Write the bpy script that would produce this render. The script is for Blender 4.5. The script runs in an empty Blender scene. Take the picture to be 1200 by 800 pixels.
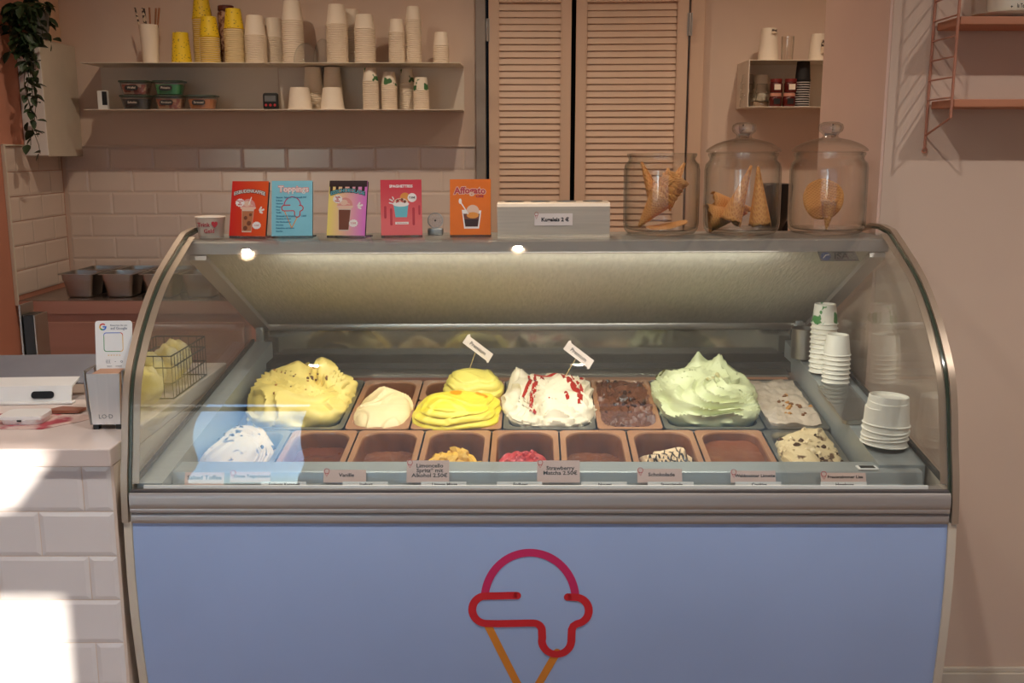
import bpy, bmesh, math, random
from mathutils import Vector, Matrix, noise
PI = math.pi
R = math.radians
rnd = random.Random(7)
SC = bpy.context.scene
COL = SC.collection

# ------------------------------------------------------------------ camera, sky, sun, lamps, exposure
cam_d = bpy.data.cameras.new('camera'); cam = bpy.data.objects.new('camera', cam_d); COL.objects.link(cam)
cam_d.sensor_width = 36; cam_d.lens = 36 * 1180 / 1200.0
cam.location = (0, 0, 1.55)
cam.rotation_euler = (PI / 2 - math.atan2(222, 1180), 0, 0)
cam_d.clip_start = .05
SC.camera = cam

SC.view_settings.view_transform = 'Standard'
SC.view_settings.look = 'None'
SC.view_settings.gamma = 1
SC.view_settings.use_curve_mapping = False
SC.view_settings.exposure = 0.80
SC.cycles.max_bounces = 10
SC.cycles.transparent_max_bounces = 40
SC.cycles.caustics_reflective = False
SC.cycles.caustics_refractive = False
SC.cycles.sample_clamp_indirect = 6

SUN_AZ, SUN_EL = R(28.8), R(17.4)           # light travels to -x, +y and down
w = bpy.data.worlds.new('sky'); SC.world = w; w.use_nodes = True
nt = w.node_tree; nt.nodes.clear()
sky = nt.nodes.new('ShaderNodeTexSky'); sky.sky_type = 'NISHITA'; sky.sun_disc = False
sky.ozone_density = 5; sky.sun_elevation = SUN_EL; sky.sun_rotation = R(151)
bg = nt.nodes.new('ShaderNodeBackground'); bg.inputs[1].default_value = 0.75
out = nt.nodes.new('ShaderNodeOutputWorld')
nt.links.new(sky.outputs[0], bg.inputs[0]); nt.links.new(bg.outputs[0], out.inputs[0])

sd = bpy.data.lights.new('sun', 'SUN'); sun = bpy.data.objects.new('sun', sd); COL.objects.link(sun)
sd.energy = 7.5; sd.angle = R(.55); sd.color = (1, .93, .84)
dv = Vector((-math.sin(SUN_AZ) * math.cos(SUN_EL), math.cos(SUN_AZ) * math.cos(SUN_EL), -math.sin(SUN_EL)))
sun.rotation_euler = dv.to_track_quat('-Z', 'Y').to_euler()
DOWNLIGHT_W = 28
DOWNLIGHT_COLOR = (1.0, .83, .64)

# ------------------------------------------------------------------ materials
def lin(c):
    return tuple(((v / 255) / 12.92 if v / 255 <= .04045 else ((v / 255 + .055) / 1.055) ** 2.4) for v in c) + (1,)
MATS = {}
def P(name, rgb, rough=.6, metal=0, var=.06, scale=12, bump=0, bscale=60, spec=.5, stretch=None, emit=None, rgb2=None, thr=None, coat=0, sss=0):
    if name in MATS: return MATS[name]
    m = bpy.data.materials.new(name); m.use_nodes = True
    t = m.node_tree; n = t.nodes; L = t.links; b = n['Principled BSDF']
    b.inputs['Roughness'].default_value = rough; b.inputs['Metallic'].default_value = metal
    b.inputs['Specular IOR Level'].default_value = spec
    b.inputs['Coat Weight'].default_value = coat
    tc = n.new('ShaderNodeTexCoord'); mp = n.new('ShaderNodeMapping')
    L.new(tc.outputs['Object'], mp.inputs[0])
    if stretch: mp.inputs['Scale'].default_value = stretch
    c = lin(rgb)
    nz = n.new('ShaderNodeTexNoise'); nz.inputs['Scale'].default_value = scale; nz.inputs['Detail'].default_value = 3
    L.new(mp.outputs[0], nz.inputs[0])
    rp = n.new('ShaderNodeValToRGB')
    if rgb2:
        rp.color_ramp.elements[0].color = c; rp.color_ramp.elements[1].color = lin(rgb2)
        a, bb = thr or (.4, .6)
        rp.color_ramp.elements[0].position = a; rp.color_ramp.elements[1].position = bb
    else:
        rp.color_ramp.elements[0].position = .3; rp.color_ramp.elements[1].position = .7
        rp.color_ramp.elements[0].color = tuple(v * (1 - var) for v in c[:3]) + (1,)
        rp.color_ramp.elements[1].color = tuple(min(1, v * (1 + var)) for v in c[:3]) + (1,)
    L.new(nz.outputs[0], rp.inputs[0]); L.new(rp.outputs[0], b.inputs['Base Color'])
    if bump:
        n2 = n.new('ShaderNodeTexNoise'); n2.inputs['Scale'].default_value = bscale; n2.inputs['Detail'].default_value = 4
        L.new(mp.outputs[0], n2.inputs[0])
        bp = n.new('ShaderNodeBump'); bp.inputs['Strength'].default_value = bump; bp.inputs['Distance'].default_value = .004
        L.new(n2.outputs[0], bp.inputs['Height']); L.new(bp.outputs[0], b.inputs['Normal'])
    if emit:
        b.inputs['Emission Color'].default_value = lin(rgb) if emit is True else (*emit[0], 1)
        b.inputs['Emission Strength'].default_value = 1 if emit is True else emit[1]
    MATS[name] = m
    return m

def glass(name, tint=(1, 1, 1), f0=.04, rough=0.0, haze=0.0, hazecol=(.8, .8, .8), edge=0.0):
    m = bpy.data.materials.new(name); m.use_nodes = True
    t = m.node_tree; n = t.nodes; L = t.links; n.clear()
    o = n.new('ShaderNodeOutputMaterial')
    tr = n.new('ShaderNodeBsdfTransparent'); tr.inputs[0].default_value = (*tint, 1)
    gl = n.new('ShaderNodeBsdfGlossy'); gl.inputs['Roughness'].default_value = rough
    geo = n.new('ShaderNodeNewGeometry')
    dot = n.new('ShaderNodeVectorMath'); dot.operation = 'DOT_PRODUCT'
    L.new(geo.outputs['Incoming'], dot.inputs[0]); L.new(geo.outputs['Normal'], dot.inputs[1])
    ab = n.new('ShaderNodeMath'); ab.operation = 'ABSOLUTE'; L.new(dot.outputs['Value'], ab.inputs[0])
    om = n.new('ShaderNodeMath'); om.operation = 'SUBTRACT'; om.inputs[0].default_value = 1; L.new(ab.outputs[0], om.inputs[1])
    pw = n.new('ShaderNodeMath'); pw.operation = 'POWER'; pw.inputs[1].default_value = 5; L.new(om.outputs[0], pw.inputs[0])
    ma = n.new('ShaderNodeMath'); ma.operation = 'MULTIPLY_ADD'; ma.inputs[1].default_value = 1 - f0; ma.inputs[2].default_value = f0
    L.new(pw.outputs[0], ma.inputs[0])
    mix = n.new('ShaderNodeMixShader'); L.new(ma.outputs[0], mix.inputs[0])
    base = tr.outputs[0]
    if edge:            # glass body seen edge-on is darker and greener: real absorption over a longer path
        p2 = n.new('ShaderNodeMath'); p2.operation = 'POWER'; p2.inputs[1].default_value = 3; L.new(om.outputs[0], p2.inputs[0])
        mc = n.new('ShaderNodeMix'); mc.data_type = 'RGBA'
        mc.inputs[6].default_value = (*tint, 1); mc.inputs[7].default_value = (1 - edge, 1 - edge * .93, 1 - edge, 1)
        L.new(p2.outputs[0], mc.inputs[0]); L.new(mc.outputs[2], tr.inputs[0])
    if haze:
        df = n.new('ShaderNodeBsdfDiffuse'); df.inputs[0].default_value = (*hazecol, 1)
        mh = n.new('ShaderNodeMixShader'); mh.inputs[0].default_value = haze
        nz = n.new('ShaderNodeTexNoise'); nz.inputs['Scale'].default_value = 4
        mm = n.new('ShaderNodeMath'); mm.operation = 'MULTIPLY'; mm.inputs[1].default_value = haze * 2
        L.new(nz.outputs[0], mm.inputs[0]); L.new(mm.outputs[0], mh.inputs[0])
        L.new(tr.outputs[0], mh.inputs[1]); L.new(df.outputs[0], mh.inputs[2]); base = mh.outputs[0]
    L.new(base, mix.inputs[1]); L.new(gl.outputs[0], mix.inputs[2]); L.new(mix.outputs[0], o.inputs[0])
    MATS[name] = m
    return m

M = {}
M['wall'] = P('wall_paint', (222, 197, 178), .85, var=.03, scale=3, bump=.05, bscale=180)
M['wall_r'] = P('wall_paint_grey', (216, 190, 170), .85, var=.03, scale=2, bump=.05, bscale=180)
M['pier'] = P('wall_paint_pink', (226, 192, 174), .85, var=.03, scale=3, bump=.05, bscale=180)
M['terra'] = P('terracotta_paint', (198, 134, 110), .8, var=.05, scale=3, bump=.05, bscale=160)
M['ceil'] = P('ceiling_paint', (235, 225, 214), .9, var=.02)
M['floor'] = P('floor_boards', (150, 128, 108), .5, var=.15, scale=6, stretch=(1, 12, 1))
M['tile'] = P('glazed_tile_white', (222, 202, 188), .18, var=.02, scale=6, bump=.06, bscale=18)
M['tile_white'] = P('glazed_tile_cool_white', (234, 226, 222), .18, var=.02, scale=6, bump=.06, bscale=18)
M['grout'] = P('grout', (225, 205, 188), .9, var=.05)
M['cream'] = P('cream_lacquer', (226, 190, 160), .45, var=.03, scale=5)
M['doorpaint'] = P('door_paint', (216, 184, 158), .5, var=.04, scale=8, stretch=(1, 1, .1))
M['greyjamb'] = P('jamb_paint', (150, 140, 132), .5)
M['dark'] = P('closet_shade_black', (14, 12, 12), .9)
M['steel'] = P('brushed_steel', (172, 168, 162), .36, 1, var=.06, scale=40, stretch=(1, 30, 30))
M['steel_soft'] = P('satin_steel', (176, 174, 168), .42, 1, var=.05, scale=30, stretch=(1, 20, 20))
M['alu'] = P('anodised_aluminium', (184, 176, 170), .42, .55, var=.03, scale=12, stretch=(.2, 8, 8))
M['alu_dark'] = P('anodised_aluminium_groove', (92, 85, 83), .5, .4)
M['bronze'] = P('champagne_trim', (178, 158, 138), .38, .5, var=.03)
M['seal'] = P('grey_rubber_seal', (58, 56, 52), .6)
M['greenedge'] = P('glass_edge', (62, 72, 60), .15, var=.1)
M['bpanel'] = P('blue_front_foil', (166, 188, 230), .36, var=.03, scale=3, coat=.3)
M['offwhite'] = P('off_white_plastic', (212, 200, 182), .5, var=.03)
M['white'] = P('white_plastic', (236, 234, 230), .35, var=.02)
M['card'] = P('white_paper_cup', (244, 228, 206), .6, var=.02)
M['cardw'] = P('white_paper_cup_cool', (242, 238, 226), .6, var=.02)
M['black'] = P('black_plastic', (22, 21, 22), .35)
M['blackmat'] = P('black_matt', (28, 26, 26), .7)
M['sheetmetal'] = P('shelf_sheet_metal', (226, 212, 194), .4, var=.03, scale=3)
M['ledge'] = P('interior_grey_metal', (172, 178, 178), .38, .4, var=.05, scale=20, stretch=(.3, 6, 6))
M['inner'] = P('interior_liner', (120, 122, 118), .4, .3, var=.05)
M['mirror'] = P('smoked_sliding_pane', (160, 156, 144), .10, .75, var=.03, scale=4)
M['blind'] = P('woven_night_cover', (186, 182, 170), .7, var=.09, scale=110, stretch=(1, .25, .25), bump=.6, bscale=160)
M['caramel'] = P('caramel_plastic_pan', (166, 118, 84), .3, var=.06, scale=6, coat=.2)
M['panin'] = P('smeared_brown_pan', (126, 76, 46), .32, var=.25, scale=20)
M['cone'] = P('waffle_cone', (214, 142, 72), .7, var=.22, scale=60, bump=.5, bscale=240)
M['terrametal'] = P('terracotta_metal', (184, 124, 100), .45)
M['terrawood'] = P('terracotta_board', (188, 124, 92), .55, var=.08, scale=5, stretch=(.2, 4, 4))
M['leaf'] = P('leaf_green', (46, 66, 36), .5, var=.4, scale=20)
M['stem'] = P('stem_green', (60, 66, 34), .7)
M['cabinet'] = P('cabinet_rose', (176, 130, 114), .5, var=.06, scale=4, stretch=(.3, .3, 5))
M['worktop'] = P('worktop_steel', (150, 128, 116), .25, .7, var=.05, scale=4)
M['ctop'] = P('counter_top', (222, 206, 198), .35, var=.03, scale=4)
M['potgrey'] = P('pot_grey', (96, 96, 94), .5)
M['porcelain'] = P('porcelain', (236, 226, 208), .2, var=.02)
M['lampglow'] = P('lamp_glow', (255, 214, 160), .5, emit=((1, .85, .65), 8))
M['led'] = P('led_strip', (255, 248, 226), .5, emit=((1, .95, .78), 3.0))
M['paper'] = P('paper_tag', (232, 218, 210), .6, var=.02)
M['paperpink'] = P('paper_tag_pink', (226, 196, 186), .6, var=.02)
M['ink'] = P('black_ink', (30, 26, 28), .6)
M['redink'] = P('red_ink', (190, 50, 56), .6)
M['asphalt'] = P('street', (92, 90, 88), .9, var=.1)
M['facade'] = P('street_facade', (150, 140, 128), .9, var=.1)
GL = glass('freezer_glass', (.96, .97, .955), .042, haze=.022, hazecol=(.7, .7, .66))  # pale haze mixed into the glass colour for an overall milky look
GJ = glass('jar_glass', (.985, .985, .975), .06, haze=.0, edge=.55)
GLID = glass('clear_plastic', (.93, .93, .92), .06, haze=.05, edge=.4)
GW = glass('window_glass', (.98, .99, .985), .04)

# ------------------------------------------------------------------ geometry helpers
def new(): return bmesh.new()
def box(bm, x0, x1, y0, y1, z0, z1, bev=0, seg=2, mi=0, mtx=None):
    r = bmesh.ops.create_cube(bm, size=1)
    vs = r['verts']
    for v in vs:
        v.co = Vector((x0 + (v.co.x + .5) * (x1 - x0), y0 + (v.co.y + .5) * (y1 - y0), z0 + (v.co.z + .5) * (z1 - z0)))
    fs = list({f for v in vs for f in v.link_faces})
    if bev:
        es = list({e for v in vs for e in v.link_edges})
        rr = bmesh.ops.bevel(bm, geom=es, offset=bev, segments=seg, affect='EDGES', profile=.5)
        fs = [f for f in rr['faces']] + [f for f in fs if f.is_valid]
        vs = list({v for f in fs for v in f.verts})
    for f in fs:
        if f.is_valid: f.material_index = mi
    if mtx is not None:
        bmesh.ops.transform(bm, matrix=mtx, verts=[v for v in vs if v.is_valid])
    return bm
def lathe(bm, prof, seg=32, c=(0, 0, 0), mi=0, mtx=None):
    rings = []
    for (r, z) in prof:
        if r < 1e-6: rings.append([bm.verts.new((c[0], c[1], c[2] + z))])
        else: rings.append([bm.verts.new((c[0] + r * math.cos(2 * PI * i / seg), c[1] + r * math.sin(2 * PI * i / seg), c[2] + z)) for i in range(seg)])
    for a, b in zip(rings, rings[1:]):
        for i in range(seg):
            j = (i + 1) % seg
            if len(a) == 1 and len(b) == 1: break
            if len(a) == 1: f = bm.faces.new((a[0], b[i], b[j]))
            elif len(b) == 1: f = bm.faces.new((a[i], a[j], b[0]))
            else: f = bm.faces.new((a[i], a[j], b[j], b[i]))
            f.material_index = mi
    if mtx is not None: bmesh.ops.transform(bm, matrix=mtx, verts=[v for r in rings for v in r])
    return bm
def tube(bm, pts, rad, seg=8, mi=0, taper=None):
    pts = [Vector(p) for p in pts]; rings = []
    up = Vector((0, 0, 1))
    for k, p in enumerate(pts):
        d = (pts[min(k + 1, len(pts) - 1)] - pts[max(k - 1, 0)]).normalized()
        a = d.cross(up if abs(d.z) < .95 else Vector((1, 0, 0))).normalized(); b = d.cross(a)
        r = rad if not taper else rad * (1 + (taper - 1) * k / (len(pts) - 1))
        rings.append([bm.verts.new(p + a * r * math.cos(2 * PI * i / seg) + b * r * math.sin(2 * PI * i / seg)) for i in range(seg)])
    for A, B in zip(rings, rings[1:]):
        for i in range(seg):
            j = (i + 1) % seg; f = bm.faces.new((A[i], A[j], B[j], B[i])); f.material_index = mi
    for A in (rings[0], rings[-1]):
        f = bm.faces.new(A); f.material_index = mi
    return bm
def prism(bm, poly, x0, x1, axis='x', mi=0):
    """polygon in the other two coordinates, extruded along axis"""
    def mk(a, b, t):
        return {'x': (t, a, b), 'y': (a, t, b), 'z': (a, b, t)}[axis]
    A = [bm.verts.new(mk(a, b, x0)) for a, b in poly]; B = [bm.verts.new(mk(a, b, x1)) for a, b in poly]
    n = len(poly); fs = [bm.faces.new(A), bm.faces.new(B[::-1])]
    for i in range(n):
        j = (i + 1) % n; fs.append(bm.faces.new((A[j], A[i], B[i], B[j])))
    for f in fs: f.material_index = mi
    return bm
def strip(bm, prof, x0, x1, t, mi=0):
    """band following a (y,z) profile, thickness t outward (to -y / +z side)"""
    n = len(prof); outer = []
    for i, (y, z) in enumerate(prof):
        a = prof[max(i - 1, 0)]; b = prof[min(i + 1, n - 1)]
        d = Vector((b[0] - a[0], b[1] - a[1])).normalized(); nn = Vector((-d.y, d.x))
        outer.append((y + nn.x * t, z + nn.y * t))
    A = [bm.verts.new((x0, y, z)) for y, z in prof]; B = [bm.verts.new((x1, y, z)) for y, z in prof]
    C = [bm.verts.new((x0, y, z)) for y, z in outer]; D = [bm.verts.new((x1, y, z)) for y, z in outer]
    for i in range(n - 1):
        for q in ((A[i], B[i], B[i + 1], A[i + 1]), (C[i], C[i + 1], D[i + 1], D[i]), (A[i], A[i + 1], C[i + 1], C[i]), (B[i], D[i], D[i + 1], B[i + 1])):
            f = bm.faces.new(q); f.material_index = mi
    for q in ((A[0], C[0], D[0], B[0]), (A[-1], B[-1], D[-1], C[-1])):
        f = bm.faces.new(q); f.material_index = mi
    return bm
def mesh(bm, name, mats, smooth=False, recalc=True):
    if recalc: bmesh.ops.recalc_face_normals(bm, faces=bm.faces)
    me = bpy.data.meshes.new(name); bm.to_mesh(me); bm.free()
    for m in (mats if isinstance(mats, (list, tuple)) else [mats]): me.materials.append(m)
    if smooth:
        for p in me.polygons: p.use_smooth = True
        if smooth is not True:
            me.set_sharp_from_angle(angle=R(smooth))
    return me
def obj(name, me, parent=None, loc=(0, 0, 0), rot=(0, 0, 0)):
    o = bpy.data.objects.new(name, me); COL.objects.link(o)
    o.location = loc; o.rotation_euler = rot
    if parent is not None: o.parent = parent
    return o
def part(name, bm, mats, parent, smooth=False, loc=(0, 0, 0), rot=(0, 0, 0), label=None):
    o = obj(name, mesh(bm, name, mats, smooth), parent, loc, rot)
    if label: o['label'] = label
    return o
def tag(o, label, cat, group=None, kind=None):
    o['label'] = label; o['category'] = cat
    if group: o['group'] = group
    if kind: o['kind'] = kind
    return o
# the whole freezer stands very slightly out of square with the room; everything on it follows
PV = Matrix.Translation((.058, 2.35, .85))
FM = PV @ Matrix.Rotation(R(-1.2), 4, 'Z') @ Matrix.Rotation(R(-.38), 4, 'Y') @ PV.inverted()
def placed(o, loc, rx=0, ry=0, rz=0, fm=False):
    m = Matrix.Translation(loc) @ Matrix.Rotation(rz, 4, 'Z') @ Matrix.Rotation(ry, 4, 'Y') @ Matrix.Rotation(rx, 4, 'X')
    if fm: m = FM @ m
    o.matrix_world = m
    return o
def thing(name, label, cat, loc, group=None, rx=0, ry=0, rz=0, fm=False):
    o = bpy.data.objects.new(name, None); COL.objects.link(o); o.empty_display_size = .05
    tag(o, label, cat, group); placed(o, loc, rx, ry, rz, fm)
    return o
def solo(name, bm, mats, label, cat, loc, group=None, rx=0, ry=0, rz=0, fm=False, smooth=False):
    o = obj(name, mesh(bm, name, mats, smooth)); tag(o, label, cat, group); placed(o, loc, rx, ry, rz, fm)
    return o
def struct(name, bm, mats, smooth=False):
    o = obj(name, mesh(bm, name, mats, smooth)); o['kind'] = 'structure'; return o
def dup(o, loc=None, parent=None, rx=0, ry=0, rz=0, fm=False, label=None):
    c = o.copy(); COL.objects.link(c)
    if parent is not None: c.parent = parent
    if loc is not None: placed(c, loc, rx, ry, rz, fm)
    if label: c['label'] = label
    for ch in list(o.children): dup(ch, parent=c)
    return c
def text(body, size, mat, parent, loc, rot=(PI / 2, 0, 0), align='CENTER', name='lettering', extrude=.0002, bold=0, sx=1, arc=None):
    cu = bpy.data.curves.new('t', 'FONT'); cu.body = body; cu.size = size; cu.align_x = align; cu.align_y = 'CENTER'
    cu.extrude = extrude; cu.offset = bold; cu.resolution_u = 2; cu.space_line = .9
    to = bpy.data.objects.new('t', cu); COL.objects.link(to)
    dg = bpy.context.evaluated_depsgraph_get(); me = bpy.data.meshes.new_from_object(to.evaluated_get(dg))
    bpy.data.objects.remove(to); bpy.data.curves.remove(cu)
    if arc:
        for v in me.vertices: v.co.y -= arc * v.co.x ** 2
    me.materials.clear(); me.materials.append(mat)
    o = obj(name, me, parent, loc, rot); o.scale = (sx, 1, 1)
    return o
def rounded(w, h, r, n=5, cx=0, cy=0):
    p = []
    for (sx, sy, a0) in ((1, 1, 0), (-1, 1, 90), (-1, -1, 180), (1, -1, 270)):
        for k in range(n + 1):
            a = R(a0 + 90 * k / n); p.append((cx + sx * (w / 2 - r) + r * math.cos(a), cy + sy * (h / 2 - r) + r * math.sin(a)))
    return p
def circ(cx, cy, r, n=24, ry=None, a0=0, a1=360):
    return [(cx + r * math.cos(R(a0 + (a1 - a0) * k / n)), cy + (ry or r) * math.sin(R(a0 + (a1 - a0) * k / n))) for k in range(n if a1 - a0 == 360 else n + 1)]
def stroke(pts, wd, closed=False, cap=6):
    """list of quads/discs covering a round-capped line in 2D"""
    polys = []
    for a, b in zip(pts, pts[1:]):
        d = Vector(b) - Vector(a)
        if d.length < 1e-7: continue
        nn = Vector((-d.y, d.x)).normalized() * wd / 2
        polys.append([(a[0] + nn.x, a[1] + nn.y), (a[0] - nn.x, a[1] - nn.y), (b[0] - nn.x, b[1] - nn.y), (b[0] + nn.x, b[1] + nn.y)])
    for p in (pts if len(pts) < 4 else pts): polys.append(circ(p[0], p[1], wd / 2, 10))
    return polys
def ribbon(pts, wd, ends=True):
    """one clean outline polygon strip along pts: returns list of quads + end caps"""
    L_, R_ = [], []
    n = len(pts)
    for i, p in enumerate(pts):
        a = Vector(pts[max(i - 1, 0)]); b = Vector(pts[min(i + 1, n - 1)]); d = (b - a).normalized(); nn = Vector((-d.y, d.x)) * wd / 2
        L_.append((p[0] + nn.x, p[1] + nn.y)); R_.append((p[0] - nn.x, p[1] - nn.y))
    q = [[L_[i], R_[i], R_[i + 1], L_[i + 1]] for i in range(n - 1)]
    if ends:
        q.append(circ(pts[0][0], pts[0][1], wd / 2, 14)); q.append(circ(pts[-1][0], pts[-1][1], wd / 2, 14))
    return q
def flat(bm, polys, mi, depth, th=.0002):
    """2D polys (x,z) drawn facing -y at y=-depth"""
    for p in polys:
        vs = [bm.verts.new((x, -depth, z)) for x, z in p]
        f = bm.faces.new(vs); f.material_index = mi
        f.normal_update()
        if f.normal.y > 0: f.normal_flip()

# ------------------------------------------------------------------ the room
bm = new(); box(bm, -3.8, 2.8, -2.7, 5.2, -.1, 0); struct('floor', bm, M['floor'])
bm = new(); box(bm, -3.8, 2.8, -2.7, 5.2, 2.9, 3.0); struct('ceiling', bm, M['ceil'])
# back wall with the closet opening
bm = new()
box(bm, -2.3, -.155, 4.85, 5.0, 0, 2.9); box(bm, .885, 2.8, 4.85, 5.0, 0, 2.9); box(bm, -.155, .885, 4.85, 5.0, 2.5, 2.9)
wall_back = struct('wall_back', bm, M['wall'])
bm = new(); box(bm, -.155, .885, 5.05, 5.15, 0, 2.9); struct('closet_shade_sheet', bm, M['dark'])  # black sheet stands in for the shade inside the closet
bm = new(); box(bm, -2.3, -2.135, 3.7, 5.0, 0, 2.9); box(bm, -3.7, -2.3, 3.7, 3.85, 0, 2.9); box(bm, -3.8, -3.65, -2.7, 3.85, 0, 2.9); wall_left = struct('wall_left', bm, M['terra'])
bm = new(); box(bm, 2.6, 2.8, -2.7, 2.7, 0, 2.9); box(bm, 2.6, 2.8, 3.2, 5.0, 0, 2.9); struct('wall_right', bm, M['wall_r'])
bm = new(); box(bm, .97, 2.7, 2.67, 2.72, 0, 2.9, mi=0); box(bm, .97, 2.7, 2.72, 3.22, 0, 2.9, mi=1)
box(bm, .962, .9705, 2.672, 3.22, 0, 2.9, mi=1)
struct('wall_middle', bm, [M['wall_r'], M['pier']])
bm = new(); box(bm, .962, 2.6, 2.655, 2.67, 0, .085, .003); box(bm, .962, 2.6, 2.660, 2.67, .085, .1, .003)
struct('baseboard_right', bm, M['offwhite'])
# tiles, one piece each
def tile_mesh(wd, ht, th=.0032, mat='tile'):
    bm = new(); x, y = wd / 2, ht / 2
    a = [(-x, 0, -y), (x, 0, -y), (x, 0, y), (-x, 0, y)]
    b = [(-x, -th * .45, -y), (x, -th * .45, -y), (x, -th * .45, y), (-x, -th * .45, y)]
    e = .009; c = [(-x + e, -th, -y + e), (x - e, -th, -y + e), (x - e, -th, y - e), (-x + e, -th, y - e)]
    A, B, C = [[bm.verts.new(p) for p in q] for q in (a, b, c)]
    for i in range(4):
        j = (i + 1) % 4; bm.faces.new((A[i], A[j], B[j], B[i])); bm.faces.new((B[i], B[j], C[j], C[i]))
    bm.faces.new(C)
    return mesh(bm, 'tile', M[mat])
TILES = {}
def tile_run(parent, x0, x1, z0, z1, make, tw=.2, thh=.1, off=0, from_top=True, mat='tile'):
    """lay running-bond tiles in a rectangle; make(xc, zc) gives the transform"""
    row = 0; z = z1 if from_top else z0
    while z > z0 + .02:
        h = min(thh, z - z0)
        x = x0 - (0 if (row + off) % 2 == 0 else tw / 2)
        while x < x1 - .008:
            a, b = max(x, x0), min(x + tw, x1)
            if b - a > .012:
                key = (round(b - a - .0025, 4), round(h - .0025, 4), .0032, mat)
                if key not in TILES: TILES[key] = tile_mesh(*key)
                o = bpy.data.objects.new('tile', TILES[key]); COL.objects.link(o); o.parent = parent
                make(o, (a + b) / 2, z - h / 2)
            x += tw
        z -= h; row += 1
def mk_back(o, x, z): o.location = (x, 4.849, z)
tile_run(wall_back, -2.118, -.172, .925, 1.572, mk_back, .21, .1055)
bm = new(); box(bm, -2.118, -.172, 4.8485, 4.8498, .925, 1.5735); struct('trim_6', bm, M['grout'])
bm = new(); box(bm, -2.118, -.168, 4.838, 4.8495, 1.5735, 1.582, .002); struct('trim_2', bm, M['grout'])
def mk_left(o, y, z): o.location = (-2.1335, y, z); o.rotation_euler = (0, 0, PI / 2)
tile_run(wall_left, 4.29, 4.84, .925, 1.572, mk_left, .21, .1055, off=1)
bm = new(); box(bm, -2.135, -2.118, 4.278, 4.29, .9, 1.582, .003); box(bm, -2.135, -2.122, 4.278, 4.84, 1.5735, 1.582, .003)
struct('trim_3', bm, M['offwhite'])
# shop front behind the camera, with its window
WX0, WX1, WZ0, WZ1 = -3.4, 1.63, .35, 2.63
bm = new()
box(bm, -3.8, WX0, -2.7, -2.5, 0, 2.9); box(bm, WX1, 2.8, -2.7, -2.5, 0, 2.9)
box(bm, WX0, WX1, -2.7, -2.5, 0, WZ0); box(bm, WX0, WX1, -2.7, -2.5, WZ1, 2.9)
struct('wall_front', bm, M['wall_r'])
win = obj('window_1', None); win['kind'] = 'structure'
bm = new()
box(bm, WX0, WX1, -2.62, -2.57, WZ0, WZ0 + .05); box(bm, WX0, WX1, -2.62, -2.57, WZ1 - .03, WZ1)
box(bm, WX0, WX0 + .05, -2.62, -2.57, WZ0, WZ1); box(bm, WX1 - .03, WX1, -2.62, -2.57, WZ0, WZ1)
part('window_frame', bm, M['blackmat'], win)
bm = new(); box(bm, WX0, WX1, -2.62, -2.57, 2.26, 2.455); part('transom', bm, M['blackmat'], win)
bm = new(); prism(bm, [(1.61, 2.45), (1.61, 2.62), (1.47, 2.45)], -2.615, -2.575, 'y'); part('sun_cut_wedge', bm, M['blackmat'], win)  # unseen wedge added to cut the sunlit patch on the counter diagonally
bm = new(); box(bm, -.36, -.30, -2.62, -2.57, WZ0, WZ1); part('mullion', bm, M['blackmat'], win)
bm = new(); box(bm, WX0 + .03, -.36, -2.603, -2.597, WZ0 + .04, 2.26); part('pane', bm, GW, win)
bm = new(); box(bm, -.30, WX1 - .02, -2.603, -2.597, WZ0 + .04, 2.26); part('pane', bm, GW, win)
# street outside
bm = new(); box(bm, -30, 30, -40, -2.7, -.25, -.15); s = struct('ground_outside', bm, M['asphalt'])
bm = new(); box(bm, -4.6, 5.2, -22, -14, -.15, 10.5); box(bm, 5.2, 30, -22, -14, -.15, 5.7); box(bm, -40, -12.5, -30, -16, -.15, 12)
s = struct('houses_outside', bm, M['facade'])
# ceiling downlights
k = 0
for (x, y, lb) in ((-.9, 1.2, 'left downlight of the row over the customer side'), (.2, 1.2, 'middle downlight of the row over the customer side'),
                   (1.75, 1.2, 'right downlight of the row over the customer side'), (-1.2, 3.7, 'left downlight of the row over the staff side'),
                   (0, 3.7, 'middle downlight of the row over the staff side'), (1.2, 3.7, 'right downlight of the row over the staff side')):
    t = thing('ceiling_downlight', 'round recessed ' + lb, 'lamp', (x, y, 2.9), 'recessed ceiling downlights')
    bm = new(); lathe(bm, [(.045, -.002), (.06, -.002), (.06, -.012), (.045, -.012), (.045, -.002)], 24); part('ring', bm, M['white'], t, smooth=40)
    bm = new(); lathe(bm, [(0, -.006), (.030, -.006)], 24); part('bulb', bm, M['lampglow'], t)
    ld = bpy.data.lights.new('downlight', 'SPOT'); ld.energy = DOWNLIGHT_W * (.8 if y > 2 else 1.35); ld.color = DOWNLIGHT_COLOR if y > 2 else (1, .95, .90); ld.spot_size = R(150); ld.spot_blend = 1; ld.shadow_soft_size = .02
    lo = bpy.data.objects.new('downlight_light', ld); COL.objects.link(lo); lo.parent = t; lo.location = (0, 0, -.03)

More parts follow.
